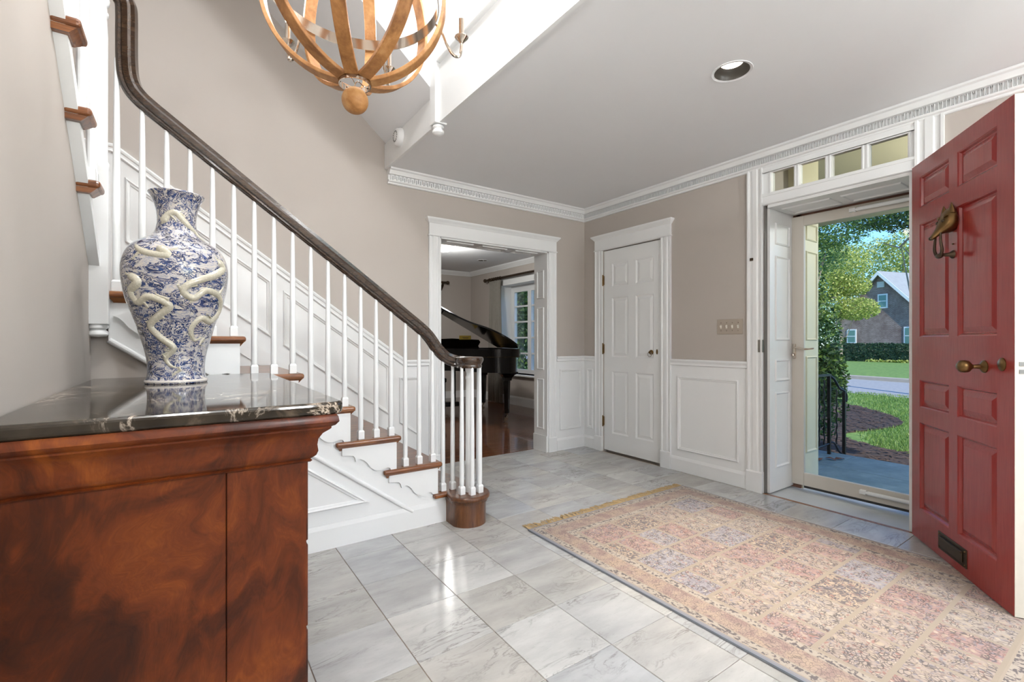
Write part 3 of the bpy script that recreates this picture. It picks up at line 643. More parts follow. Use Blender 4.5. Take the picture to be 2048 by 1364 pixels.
# ================================================================== STAIRCASE
stc = tag(empty('staircase', (1.306, 2.585, 0)), 'white staircase with oak treads, dark handrail and slender balusters', 'staircase')
S0 = V((1.306, 2.585, 0))
def sb(mb): mb.v = [(a-S0.x, b-S0.y, c) for a, b, c in mb.v]; return mb
def zt(k): return .1876*k-.007
def rx(k): return 1.244-.2585*(k-2)
def zm(X): return .107+.739*(1.076-X)        # raked half-round on the string
for k in range(2, 8):
    x1 = rx(k)+.024; x0 = rx(k+1)+.0 if k < 7 else -1.44; z = zt(k); yb = YB-.02
    m = MB().box(x0, x1, 2.556, yb, z-.028, z) if k == 7 else MB().prism([(x0-.078, 2.556, z-.028), (x1, 2.556, z-.028), (x1, yb, z-.028), (x0+.0, yb, z-.028), (x0, 2.587, z-.028), (x0-.078, 2.587, z-.028)], (0, 0, .028))
    tr = sb(m).build('tread', 'oak', stc, bevel=.011, seg=3)
    xs0 = (x0-.066 if k < 7 else -.264)
    sb(MB().rings([[(xs0+q, 2.587, z-.028-d), (x1-.012-q, 2.587, z-.028-d), (x1-.012-q, 2.57+q, z-.028-d), (xs0+q, 2.57+q, z-.028-d)] for q, d in ((-.004, 0), (.003, .008), (.011, .02))])).build('scotia', 'oak', tr)
    sb(MB().box(rx(k)-.018, rx(k), 2.587, yb, zt(k-1), z-.028)).build('riser', 'white', stc)
# closed string with sawtooth top
poly = [(-.27, zm(-.27)), (1.076, .107), (1.22, .0), (1.306, 0), (1.306, zt(1)-.02), (rx(2), zt(1)-.02), (rx(2), zt(2)-.028)]
for k in range(3, 8): poly += [(rx(k), zt(k-1)-.028), (rx(k), zt(k)-.028)]
poly += [(-.27, zt(7)-.028)]
sb(MB().prism([(a, 2.585, b) for a, b in poly], (0, .02, 0))).build('string_board', 'white', stc)
sb(MB().prism([(.25, 2.588, 0), (1.22, 2.588, 0), (1.076, 2.588, .107), (.25, 2.588, zm(.25))], (0, .02, 0))).build('spandrel', 'white', stc)
dv = V((-1, 0, .739)).normalized(); nv = V((.594, 0, .804))
hr = [(math.cos(a)*.012, math.sin(a)*.013) for a in [i*PI/6 for i in range(7)]]
sb(MB().rings([[(X+nv.x*u, 2.5855-w_*1.0, zm(X)+nv.z*u) for u, w_ in hr] for X in (1.085, -.268)])).build('rake_bead', 'white', stc)
mould(MB(), [(-.1, 0), (1.303-S0.x+1.306-.0-.0, 0)], BBP, lambda a, b, h: (a-S0.x, -h*.45, b*1.06)).build('baseboard', 'white', stc)
ring(lambda a, b, h: (a-S0.x, .003-h, b), [(.24, .205), (.835, .205), (.24, .205+.739*.595)], stc)
BR = [(-.303, -.050), (-.303, -.074), (-.27, -.076), (-.245, -.080), (-.236, -.092), (-.229, -.116), (-.222, -.110), (-.205, -.105), (-.188, -.112), (-.17, -.130), (-.15, -.158), (-.128, -.176), (-.105, -.182), (-.085, -.180), (-.067, -.175), (-.052, -.173), (-.04, -.178), (-.034, -.189), (-.001, -.189), (-.001, -.028), (-.303, -.028)]
bko = None
for k in range(2, 8):
    cut = [(max(a, -.2155) if k == 7 else a, b) for a, b in BR]
    m = MB().prism([(a, .0, b) for a, b in BR if not (k == 7 and a < -.22)], (0, -.013, 0)) if k == 7 else MB().prism([(a, 0, b) for a, b in BR], (0, -.013, 0))
    if k == 7: m.build('scroll_bracket', 'white', stc, loc=(rx(k)-S0.x, 0, zt(k)))
    elif bko is None: bko = m.build('scroll_bracket', 'white', stc, loc=(rx(k)-S0.x, 0, zt(k)))
    else: inst(bko, stc, (rx(k)-S0.x, 0, zt(k)))
# bullnose starting step
CX, CYN = 1.405, 2.50
def bull(r, z0, z1, x0=1.245):
    pts = [(x0, 2.587), (x0, YB-.02), (CX+.09, YB-.02)]
    pts = [(1.302, CYN+r*.95)]; 
    a0 = math.asin(min(1, (CX-1.302)/r)); n = 22
    pl_ = [(CX+r*math.cos(a), CYN+r*math.sin(a)) for a in [PI+ .35 + i*(2*PI-.35-.9-.35)/n for i in range(n+1)]]
    return pl_
arc = lambda r: [(CX+r*math.cos(a), CYN+r*math.sin(a)) for a in [PI+.25+i*(PI+.1)/24 for i in range(25)]]
def step_poly(r, e): return arc(r)+[(CX+.10+e, 2.68), (CX+.02+e, 3.2), (CX-.02+e, YB-.02), (1.30, YB-.02), (1.30, 2.59)]
dr = sb(MB().prism([(a, b, 0) for a, b in step_poly(.112, -.0)], (0, 0, zt(1)-.03))).build('bullnose_riser', 'drum', stc, True)
t1 = sb(MB().prism([(a, b, zt(1)-.03) for a, b in step_poly(.136, .024)], (0, 0, .03))).build('tread', 'drum', stc, bevel=.012, seg=3)
sb(MB().prism([(a, b, zt(1)-.046) for a, b in step_poly(.122, .01)], (0, 0, .016))).build('scotia', 'drum', t1)
sb(MB().box(1.215, 1.31, 2.556, 2.60, zt(1)-.03, zt(1)-.002).box(1.244, 1.31, 2.60, YB-.02, zt(1)-.03, zt(1)-.002)).build('tread_return', 'oak', t1, bevel=.009)
# handrail
RY = 2.602
def rzc(X): return 1.80+.745*(.3-X)
pth = [(CX-.005, CYN+.045, .968), (1.365, 2.58, .972), (1.31, RY-.002, .996), (1.25, RY, 1.050), (1.17, RY, rzc(1.17)-.004)]
pth += [(x, RY, rzc(x)) for x in (1.0, .6, .2, -.07)]+[(-.125, RY, rzc(-.125)), (-.165, RY, 2.151), (-.192, RY, 2.187), (-.207, RY, 2.235), (-.212, RY, 2.30), (-.213, RY, 2.40), (-.213, RY, 2.50), (-.218, RY-.004, 2.545), (-.245, RY-.015, 2.575), (-.30, RY-.035, 2.585)]
RP = [(-.018, -.036), (.018, -.036), (.020, -.022), (.030, -.014), (.031, .004), (.024, .012), (.028, .020), (.022, .031), (.010, .036), (-.010, .036), (-.022, .031), (-.028, .020), (-.024, .012), (-.031, .004), (-.030, -.014), (-.020, -.022)]
sb(MB().sweep(cr(pth, 6), RP, side0=(0, -1, 0))).build('handrail', 'rail', stc, True)
nw = sb(MB().lathe([(.02, .932), (.075, .934), (.078, .945), (.074, .955), (.082, .968), (.087, .982), (.086, .994), (.078, 1.000), (.001, 1.002)], (CX+.01, CYN-.005, 0), 32)).build('volute_cap', 'rail', stc, True)
def baluster(x, y, z0, z1, rb=.0142, rt=.009):
    b = MB().lathe([(rb*.9, .048), (rb, .07), (rb*.98, (z1-z0)*.45), (rt, z1-z0)], (0, 0, 0), 12).build('baluster', 'white', stc, True, loc=(x-S0.x, y-S0.y, z0))
    MB().box(-.0165, .0165, -.0165, .0165, 0, .042).rings([[(-q, -q, z), (q, -q, z), (q, q, z), (-q, q, z)] for q, z in ((.0165, .042), (.0125, .05))], True, False, True).build('base_block', 'white', b, bevel=.002)
for k in range(2, 8):
    for d in (.024, .110, .196):
        X = rx(k)-d
        if k == 7 and d > .19: baluster(X, RY, zt(7), 2.30)
        else: baluster(X, RY, zt(k), rzc(X)-.034)
baluster(1.288, RY-.004, zt(1), .995); baluster(1.352, 2.592, zt(1), .95)
for a in (200, 255, 310, 5, 60): baluster(CX+.01+.068*math.cos(math.radians(a)), CYN-.004+.068*math.sin(math.radians(a)), zt(1), .94)
sb(MB().lathe([(.024, 0), (.024, .16), (.0265, .165), (.0265, .18), (.0235, .19), (.022, .6), (.0195, .68), (.0225, .685), (.0225, .70), (.018, .705), (.018, .722), (.024, .735), (.024, .755)], (CX+.01, CYN-.004, zt(1)), 20)).build('newel_post', 'white', stc, True)
# landing newel
NX, NY = -.300, 2.566
ln = sb(MB().box(NX-.036, NX+.036, NY-.036, NY+.036, 1.165, 1.815)).build('newel_post', 'white', stc, bevel=.003)
sb(MB().lathe([(.030, 0), (.034, -.008), (.033, -.015), (.024, -.022), (.033, -.032), (.034, -.042), (.026, -.05), (.001, -.052)], (NX, NY, 1.165), 20)).build('drop_finial', 'white', ln, True)
sb(MB().lathe([(.036, 1.815), (.037, 1.83), (.031, 1.842), (.032, 2.36), (.029, 2.44), (.034, 2.446), (.034, 2.456), (.029, 2.462), (.029, 2.485), (.036, 2.495), (.038, 2.51), (.034, 2.53), (.034, 2.56)], (NX, NY, 0), 20)).build('newel_shaft', 'white', ln, True)
sb(MB().lathe([(.02, 2.555), (.055, 2.56), (.06, 2.575), (.055, 2.60), (.03, 2.615), (.001, 2.62)], (NX, NY, 0), 24)).build('newel_cap', 'rail', ln, True)
# upper flight toward the camera
UX = -.268
def uy(k): return 2.372-.187*(k-9)
sp_ = MB()
for k in range(8, 15):
    z = zt(k); y1 = uy(k)+.006; y0 = uy(k+1)-.02 if k < 14 else 1.0; yc = 2.545-(z-.028-1.388)/PIT
    if k == 8: y1 = 2.528
    m = MB().box(-1.44, -.33, y0, y1, z-.028, z)
    tr = sb(m).build('tread', 'oak', stc, bevel=.005)
    if k > 8:
        nr = sb(MB().box(-.331, UX+.010, yc-.012, y1, z-.028, z)).build('nosing_return', 'oak', tr, bevel=.011, seg=3)
        sb(MB().rings([[(-.331, yc-.004, z-.028-d), (UX-q, yc-.004, z-.028-d), (UX-q, y1-.012-q, z-.028-d), (-.331, y1-.012-q, z-.028-d)] for q, d in ((.0, 0), (.006, .007), (.018, .02))])).build('scotia', 'oak', tr)
        ys = uy(k)-.008; sp_.prism([(-.326, ys, zlow(ys)), (-.326, ys, z-.027), (-.326, yc-.004, z-.027)], (.033, 0, 0))
        for q in (.03, .088):
            MB().box(-.015, .015, -.015, .015, 0, .045).lathe([(.013, .045), (.013, .3), (.009, .84)], (0, 0, 0), 12).build('baluster', 'white', stc, loc=(UX-.020-S0.x, uy(k)-q-S0.y, z))
    sb(MB().box(-1.44, -.33, uy(k)-.035, uy(k)-.02, zt(k-1), z-.028)).build('riser', 'white', stc)
sp_.prism([(-.326, 2.53, zlow(2.53)), (-.326, 2.53, zlow(2.53)+.06), (-.326, 1.0, zlow(1.0)+.06), (-.326, 1.0, zlow(1.0))], (.0342, 0, 0))
sb(sp_).build('string_board', 'white', stc)
sb(MB().sweep([(NX, NY-.02, 2.60), (NX+.012, 2.40, 2.76), (NX+.012, 1.2, 2.76+1.2*PIT)], RP, side0=(1, 0, 0))).build('handrail', 'rail', stc, True)

# ================================================================== RED ENTRANCE DOOR
ang = math.atan2(-.5885, -.8085)
rd = tag(empty('door_3', (3.351, .884, .006), ang), 'open red panelled entrance door with brass knocker', 'door', kind='structure')
# local x hinge to free edge; visible (street) face is local -y
Wd = .842
door_leaf(rd, Wd, 2.06, .045, [(.088, .376), (.449, .737)], [(.178, .648), (.732, .879), (1.113, 1.725), (1.815, 1.981)], 'red', .008, .013)
MB().box(Wd, Wd+.002, .001, .044, .008, 2.06).build('worn_edge', 'edge', rd)
for z in (.97, 1.0): MB().box(Wd+.002, Wd+.004, .014, .032, z-.008, z+.008).build('latch_plate', 'steel', rd)
for z in (.25, 1.05, 1.85): MB().lathe([(.006, -.05), (.007, -.045), (.007, .045), (.006, .05)], (-.006, .052, z), 10).build('hinge', 'brass', rd)
def disc(mb, x, z, prof, n=20, sx=1): return mb.rings([[(x+r*math.cos(a)*sx, y, z+r*math.sin(a)) for a in [2*PI*i/n for i in range(n)]] for r, y in prof])
kn = disc(MB(), .655, .980, [(.027, 0), (.027, -.004), (.019, -.010), (.010, -.016), (.008, -.040), (.014, -.046), (.025, -.056), (.0275, -.070), (.025, -.084), (.015, -.092), (.001, -.094)]).build('door_knob', 'brass', rd, True)
disc(MB(), .772, .995, [(.027, 0), (.027, -.003), (.022, -.007), (.001, -.009)], 20, .9).build('lock_rosette', 'brass', rd, True)
ml = MB().box(.285, .53, -.004, 0, .048, .135).build('mail_slot', 'bronze', rd, bevel=.003)
MB().box(.312, .503, -.009, -.004, .066, .118).box(.312, .503, -.014, -.009, .108, .118).build('mail_flap', 'bronze', ml, bevel=.002)
for x in (.297, .518):
    for z in (.06, .123): MB().ball((x, -.005, z), .004, 8, 5).build('screw', 'brass', ml, True)
# fox-head knocker: lofted head leaning off the door, ears, ring and strike
kx, kz = .415, 1.66
def head():
    mb = MB(); secs = [(0.0, .0, .046, .052), (.010, .002, .058, .060), (.024, .0, .060, .058), (.038, -.010, .054, .050), (.050, -.026, .040, .038), (.062, -.046, .026, .026), (.074, -.062, .019, .018), (.084, -.072, .015, .013), (.089, -.076, .007, .006)]
    rs = []
    for d, dz, rx_, rz_ in secs: rs.append([(kx+rx_*math.cos(a), -d, kz+dz+rz_*math.sin(a)*(1.15 if math.sin(a) > 0 else .85)) for a in [2*PI*i/18 for i in range(18)]])
    return mb.rings(rs)
hd = head().build('knocker', 'brass', rd, True)
for s in (-1, 1):
    MB().rings([[(kx+s*.034+q*math.cos(a)*.75, -.020+q*math.sin(a)*.4-h*.05, kz+.036+h) for a in [2*PI*i/8 for i in range(8)]] for q, h in ((.030, 0), (.025, .016), (.014, .036), (.001, .052))]).build('ear', 'brass', hd, True)
    MB().ball((kx+s*.025, -.050, kz+.004), .008, 10, 6).build('eye', 'bronze', hd, True)
    MB().rings([[(kx+s*.027+math.cos(a)*.020, -.042-.006*math.sin(a), kz+.026+.006*math.sin(a)) for a in [2*PI*i/8 for i in range(8)]], [(kx+s*.026+math.cos(a)*.009, -.050, kz+.020+.003*math.sin(a)) for a in [2*PI*i/8 for i in range(8)]]]).build('brow', 'brass', hd, True)
MB().ball((kx, -.088, kz-.074), .0085, 10, 6).build('nose', 'bronze', hd, True)
rg = [(kx+s*.020*0, -.085, kz-.05) for s in (0,)]
ringp = cr([(kx-.022, -.058, kz-.046), (kx-.026, -.060, kz-.09), (kx-.033, -.058, kz-.13), (kx-.020, -.055, kz-.156), (kx, -.054, kz-.160), (kx+.020, -.055, kz-.156), (kx+.033, -.058, kz-.13), (kx+.026, -.060, kz-.09), (kx+.022, -.058, kz-.046)], 4)
MB().tube(ringp, [.0045+.003*math.sin(PI*i/(len(ringp)-1)) for i in range(len(ringp))], 8).build('knocker_ring', 'bronze', hd, True)
MB().ball((kx, -.054, kz-.160), .013, 12, 8, (1.7, 1, .9)).build('striker_ball', 'bronze', hd, True)
disc(MB(), kx, kz-.155, [(.020, 0), (.019, -.005), (.010, -.014), (.007, -.04), (.010, -.055), (.001, -.057)], 16).build('strike_stud', 'bronze', hd, True)
MB().ball((kx, -.002, kz-.105), .004, 8, 5).build('screw', 'brass', hd, True)

# ================================================================== RUG
rg = tag(empty('rug', (1.624, .15, .0012)), 'faded patchwork garden-panel rug with tan fringe before the door', 'rug')
MB().box(0, 1.446, 0, 2.02, 0, .009).build('pile', 'rugm', rg, bevel=.003)
fm = plain('tan_fringe', '#B49A70', .9, var=.25, vs=40)
for yb_, sg in ((2.02, 1), (0, -1)):
    mb = MB()
    for i in range(230):
        x = .006+i*1.434/229; dx = R.uniform(-.018, .018); L = R.uniform(.045, .08)
        mb.tube([(x, yb_-sg*.004, .004), (x+dx*.5, yb_+sg*L*.5, .006+R.random()*.005), (x+dx, yb_+sg*L, .002)], [.0026, .0024, .0016], 4)
    mb.build('fringe', fm, rg, kind='stuff')
MB().box(-.006, .0, 0, 2.02, 0.0005, .009).build('selvage', plain('selvage', '#7E838C', .9), rg)

# ================================================================== CHEST
CH = V((-.028, 1.90, 0)); chx0, chx1, chy0, chy1 = -.318, .255, 1.30, 2.53
ch = tag(empty('chest_of_drawers', CH), 'mahogany chest with dark marble top and flame veneer end', 'chest')
def cb(mb): mb.v = [(a-CH.x, b-CH.y, c) for a, b, c in mb.v]; return mb
cb(MB().box(chx0, chx1-.002, chy0+.012, chy1-.012, .07, .80)).build('carcase', 'mahog', ch)
for a, b in ((chx0, .0765), (.0785, chx1)):
    for y0, y1 in ((chy0, chy0+.012), (chy1-.012, chy1)): cb(MB().box(a, b, y0, y1, .07, .785)).build('end_board', 'mahog', ch, bevel=.0012, seg=1)
CPR = [(0, .785), (.008, .785), (.012, .789), (.008, .793), (.012, .796), (.020, .803), (.024, .814), (.022, .83), (.024, .845), (.033, .860), (.046, .870), (.050, .874), (.050, .878), (.058, .882), (.066, .892), (.064, .904), (.060, .910), (0, .910)]
cp = [(chx0, chy0), (chx1, chy0), (chx1, chy1), (chx0, chy1)]
cb(mould(MB(), cp, [(-o, z) for o, z in CPR])).build('cornice', 'mahog', ch, True)
def rrect(x0, x1, y0, y1, r, n=8):
    pts = [(x0, y0)]
    pts += [(x1-r+r*math.cos(a), y0+r+r*math.sin(a)) for a in [-PI/2+i*PI/2/n for i in range(n+1)]]
    pts += [(x1-r+r*math.cos(a), y1-r+r*math.sin(a)) for a in [i*PI/2/n for i in range(n+1)]]
    return pts+[(x0, y1)]
cb(MB().prism([(a, b, .910) for a, b in rrect(-.322, .338, 1.236, 2.572, .04)], (0, 0, .031))).build('marble_top', 'portoro', ch, bevel=.009, seg=3)
for k, (z0, z1) in enumerate(((.10, .32), (.33, .55), (.56, .775))):
    d = cb(MB().box(chx1-.002, chx1+.014, chy0+.05, chy1-.05, z0, z1)).build('drawer', 'mahog', ch, bevel=.003)
    for y in (1.6, 2.23): cb(MB().ball((chx1+.03, y, (z0+z1)/2), .018, 12, 8)).build('knob', 'mahog', d, True)
for x in (chx0+.05, chx1-.05):
    for y in (chy0+.06, chy1-.06): cb(MB().lathe([(.03, 0), (.045, .02), (.045, .05), (.035, .07)], (x, y, 0), 16)).build('foot', 'mahog', ch, True)

# ================================================================== VASE
VB = (-.030, 2.167, .941)
va_ = tag(empty('vase', VB), 'tall blue and white porcelain vase with cream dragons', 'vase')
VP = [(.070, 0), (.094, .0), (.097, .006), (.096, .014), (.091, .026), (.089, .05), (.091, .085), (.098, .124), (.110, .17), (.123, .218), (.139, .265), (.153, .312), (.162, .36), (.166, .405), (.163, .445), (.152, .480), (.134, .505), (.108, .524), (.084, .540), (.070, .557), (.063, .580), (.0605, .605), (.064, .64), (.072, .67), (.081, .69), (.088, .700), (.086, .7035), (.078, .692), (.058, .62), (.055, .56)]
def vprof(h):
    P = VP[2:27]
    for (r0, z0), (r1, z1) in zip(P, P[1:]):
        if z0 <= h <= z1: return r0+(r1-r0)*(h-z0)/max(1e-6, z1-z0)
    return .09
MB().lathe([(p.x, p.z) for p in cr([(a, 0, b) for a, b in VP], 3)], (0, 0, 0), 64, True, False).build('body', 'porcelain', va_, True)
vcol = []
for q, h0 in ((0, .010),): MB().lathe([(.0965, .004), (.0985, .007), (.0975, .013), (.094, .016)], (0, 0, 0), 64, False, False).build('foot_rim', plain('white_rim', '#CFC9C2', .15), va_, True)
def dragon_relief(pts, r=.017):
    P = cr([(a, h, 0) for a, h in pts], 7); path = []; rad = []
    for i, p in enumerate(P):
        rr = vprof(p.y)-r*.62; a = math.radians(p.x); path.append((rr*math.cos(a), rr*math.sin(a), p.y)); f = i/(len(P)-1)
        rad.append(r*(.35+1.0*min(1, f*3.5))*(1 if f < .8 else 1+.25*math.sin((f-.8)*5*PI)) * (1 if f < .97 else .6))
    body = MB().tube(path, rad, 10)
    for i in range(6, len(P)-6, 9):           # little claws and fins leave the body
        p = V(path[i]); q = P[i]; sg = 1 if (i//9) % 2 else -1
        tip = []
        for k in range(4):
            h = q.y+sg*.012*k; a = math.radians(q.x+R.choice((-1, 1))*4*k); rr = vprof(min(max(h, .01), .695))-.001; tip.append((rr*math.cos(a), rr*math.sin(a), h))
        body.tube(tip, [.006, .006, .004, .001], 6)
    return body.build('dragon_relief', 'dragon', va_, True)
dragon_relief([(300, .10), (270, .06), (250, .09), (265, .13), (245, .17), (232, .21), (250, .25), (262, .28), (240, .31), (222, .29), (215, .33), (228, .36), (210, .39)], .0105)
dragon_relief([(330, .13), (318, .17), (300, .16), (292, .20), (305, .24), (325, .23), (340, .27), (330, .32), (305, .34), (290, .31), (278, .33), (285, .36), (315, .40), (330, .43), (318, .465)], .010)
dragon_relief([(210, .50), (235, .46), (262, .452), (250, .48)], .010)
dragon_relief([(350, .56), (320, .57), (290, .60), (268, .625), (245, .615), (225, .58)], .009)
dragon_relief([(120, .10), (90, .15), (60, .14), (40, .2), (70, .26), (100, .3), (130, .36), (100, .42)], .013)

# ================================================================== CHANDELIER
CC = V((.459, 1.574, 2.2473)); CR_ = .365
cd = tag(empty('chandelier', CC), 'wooden orb chandelier with nickel candle arms and hanging ball', 'chandelier'); cd.scale = (.82, .82, .82)
def rib(a):
    rs = []; n = 40; c, s_ = math.cos(a), math.sin(a)
    for i in range(n+1):
        b = -PI/2+.17+(PI-.34)*i/n; wd = .026
        def P(r, w_): return (r*math.cos(b)*c-w_*s_, r*math.cos(b)*s_+w_*c, r*math.sin(b))
        rs.append([P(CR_, -wd), P(CR_, wd), P(CR_-.016, wd), P(CR_-.016, -wd)])
    return MB().rings(rs)
for k in range(8): rib(k*PI/4+.30).build('rib', 'orb', cd, bevel=.002, seg=1)
for z in (-.36, .36):
    MB().lathe([(.058, z-.011), (.063, z-.011), (.063, z+.011), (.058, z+.011), (.058, z-.011)], (0, 0, 0), 32, False, False).build('rib_plate', 'nickel', cd, True)
MB().lathe([(.332, -.024), (.336, -.024), (.336, .024), (.332, .024), (.332, -.024)], (0, 0, 0), 64, False, False).build('band', 'nickel', cd, True)
MB().ball((0, 0, -.432), .052, 28, 18).build('wood_ball', 'orb', cd, True)
hk = MB().tube(cr([(0, 0, -.38), (0, 0, -.365), (.012, 0, -.35), (.04, .02, -.352), (.055, .02, -.355)], 4), .0022, 6).tube(cr([(0, 0, -.365), (-.02, -.01, -.347), (-.055, -.02, -.355)], 4), .0022, 6).build('hook', 'nickel', cd, True)
for k in range(8): MB().ball((.0575*math.cos(k*PI/4+.3), .0575*math.sin(k*PI/4+.3), -.358), .003, 8, 5).build('screw', 'bronze', cd, True)
MB().tube([(0, 0, .36), (0, 0, .50)], .007, 8).build('stem', 'nickel', cd, True)
for k in range(63):
    z = .50+k*.044; mb = MB()
    mb.tube([((.010*math.cos(t) if k % 2 else 0), (0 if k % 2 else .010*math.cos(t)), z+.027*math.sin(t)+.02) for t in [2*PI*i/10 for i in range(11)]], .0022, 5); mb.build('chain_link', 'nickel', cd)
MB().lathe([(.065, 3.295), (.065, 3.28), (.02, 3.26), (.005, 3.25)], (0, 0, 0), 24).build('ceiling_rose', 'nickel', cd, True)
for k in range(6):
    a = math.radians(-7+60*k); c, s_ = math.cos(a), math.sin(a)
    am = MB().tube(cr([(r*c, r*s_, z) for r, z in ((.335, -.01), (.365, -.04), (.395, -.098), (.425, -.130), (.452, -.122), (.46, -.08), (.46, -.055))], 5), .0062, 8).build('arm', 'nickel', cd, True)
    MB().lathe([(.006, -.065), (.012, -.058), (.030, -.04), (.031, -.037), (.016, -.034)], (.46*c, .46*s_, 0), 20).build('drip_cup', 'nickel', am, True)
    MB().lathe([(.0115, -.036), (.0115, .045)], (.46*c, .46*s_, 0), 16).build('candle_sleeve', 'nickel', am, True)
    MB().lathe([(.006, .045), (.011, .057), (.0165, .078), (.014, .098), (.006, .120), (.001, .126)], (.46*c, .46*s_, 0), 16).build('bulb', 'bulb', am, True)
    L = bpy.data.lights.new('candle_light', 'POINT'); L.energy = 2.8; L.color = (.96, .98, 1); L.shadow_soft_size = .03
    lo_ = bpy.data.objects.new('candle_light', L); COL.objects.link(lo_); lo_.parent = cd; lo_.location = (.46*c, .46*s_, .16)

# ================================================================== LIGHT FITTINGS, DETECTOR, SWITCH
def can(x, y, label, watt, r=.082, z=ZC, spot=1.15, col=(.92, .96, 1)):
    t = tag(empty('recessed_light', (x, y, z)), label, 'ceiling light', 'recessed ceiling lights')
    MB().lathe([(r, -.0), (r+.013, -.003), (r+.014, -.0), (r+.013, .0005), (r, .0005)], (0, 0, 0), 36, False, False).build('trim_ring', 'ceil', t, True)
    MB().lathe([(r, -.001), (r*.97, .012), (r*.88, .034), (r*.66, .05)], (0, 0, 0), 36, False, False).build('baffle', 'dark', t, True)
    MB().lathe([(.001, .036), (r*.5, .037), (r*.64, .042), (r*.7, .05), (.001, .056)], (0, 0, 0), 30, False, False).build('lamp_lens', 'lamp', t, True)
    L = bpy.data.lights.new('downlight', 'SPOT'); L.energy = watt; L.color = col; L.spot_size = spot; L.spot_blend = .9; L.shadow_soft_size = .04
    o = bpy.data.objects.new('downlight', L); COL.objects.link(o); o.parent = t; o.location = (0, 0, .03); return t
can(*CANS[0], 'dark recessed downlight in the ceiling above the rug', 130, spot=.8, col=(1, .87, .68))
can(*CANS[1], 'added fill downlight behind the rug near the rear window', 70, spot=2.6)  # added behind the camera as wide fill for floor and walls
can(*CANS[2], 'added fill downlight over the rear end of the hall', 14, spot=2.6)  # another unseen fill downlight, added to lift the rear hall
can(4.09, 6.76, 'recessed downlight in the piano room ceiling', 4, .075)
pl_ = tag(empty('flush_light', (2.93, 5.93, ZC)), 'white glass flush light on the piano room ceiling', 'ceiling light')
MB().lathe([(.17, 0), (.17, -.02), (.15, -.03)], (0, 0, 0), 32).build('base_plate', 'white', pl_, True)
MB().lathe([(.16, -.02), (.15, -.06), (.10, -.095), (.001, -.105)], (0, 0, 0), 32, False, False).build('glass_dome', 'lamp', pl_, True)
L = bpy.data.lights.new('dome_light', 'POINT'); L.energy = 40; L.color = (1, .99, .96); L.shadow_soft_size = .12
o = bpy.data.objects.new('dome_light', L); COL.objects.link(o); o.parent = pl_; o.location = (0, 0, -.16)
for x, y, lb in ((-.02, .7, 'added fill lamp on the landing ceiling above the stairwell'), (2.2, 1.2, 'added fill lamp on the ceiling of the upstairs gallery')):  # unseen upstairs lamps, added to light the stairwell and gallery
    t = tag(empty('flush_light', (x, y, 4.95)), lb, 'ceiling light')
    MB().lathe([(.2, 0), (.2, -.025), (.18, -.035)], (0, 0, 0), 32).build('base_plate', 'white', t, True)
    MB().lathe([(.19, -.025), (.17, -.07), (.11, -.11), (.001, -.12)], (0, 0, 0), 32, False, False).build('glass_dome', 'lamp', t, True)
    L = bpy.data.lights.new('dome_light', 'POINT'); L.energy = 105; L.color = (.96, .98, 1); L.shadow_soft_size = .18
    o = bpy.data.objects.new('dome_light', L); COL.objects.link(o); o.parent = t; o.location = (0, 0, -.22)
for x, y, lb, wt in ((2.35, -1.55, 'added opal glass fill lamp on the entrance side of the rear hall', 92), (.75, -1.55, 'added opal glass fill lamp nearest the left wall', 66)):  # pendants added out of view to brighten the hall ceiling and front wall
    t = tag(empty('fill_pendant', (x, y, ZC)), lb, 'fill lamp')
    MB().lathe([(.06, 0), (.06, -.015), (.02, -.025)], (0, 0, 0), 24).build('ceiling_rose', 'nickel', t, True)
    MB().tube([(0, 0, -.02), (0, 0, -.28)], .006, 8).build('stem', 'nickel', t, True)
    MB().lathe([(.03, -.27), (.05, -.28), (.11, -.32), (.13, -.38), (.11, -.44), (.05, -.485), (.001, -.495)], (0, 0, 0), 32, True, False).build('glass_globe', glass('opal_globe', (1, .97, .93, 1), .02), t, True)
    MB().ball((0, 0, -.37), .03, 14, 9).build('bulb', 'bulb', t, True)
    L = bpy.data.lights.new('pendant_fill', 'POINT'); L.energy = wt; L.color = (.88, .945, 1); L.shadow_soft_size = .11
    o = bpy.data.objects.new('pendant_fill', L); COL.objects.link(o); o.parent = t; o.location = (0, 0, -.37)
sd = tag(empty('smoke_detector', (XE-.022, 3.263, 2.575)), 'round white smoke detector on the gallery fascia', 'smoke detector')
def xdisc(prof, n=28): return MB().rings([[(-h, r*math.cos(a), r*math.sin(a)) for a in [2*PI*i/n for i in range(n)]] for r, h in prof])
db = xdisc([(.066, 0), (.066, .012), (.062, .02), (.058, .034), (.05, .04), (.001, .042)]).build('body', 'white', sd, True)
for k in range(14): a = 2*PI*k/14; MB().box(-.043, -.038, .036*math.cos(a)-.0025, .036*math.cos(a)+.0025, .036*math.sin(a)-.005, .036*math.sin(a)+.005).build('vent_slot', 'grey', db)
sp = tag(empty('switch_plate', (XF, 2.0, 1.206)), 'taupe four-gang light switch plate beside the entrance', 'light switch')
MB().box(-.006, 0, -.104, .104, -.058, .058).build('plate', 'plate', sp, bevel=.003)
for k in range(4):
    y = -.069+k*.046; tg = MB().box(-.009, -.006, y-.006, y+.006, -.013, .013).box(-.018, -.008, y-.004, y+.004, (-.002 if k else .0), .010).build('toggle', 'ivory', sp, bevel=.001)
    for z in (-.03, .03): MB().ball((-.006, y, z), .003, 8, 4).build('screw', 'bronze', sp, True)

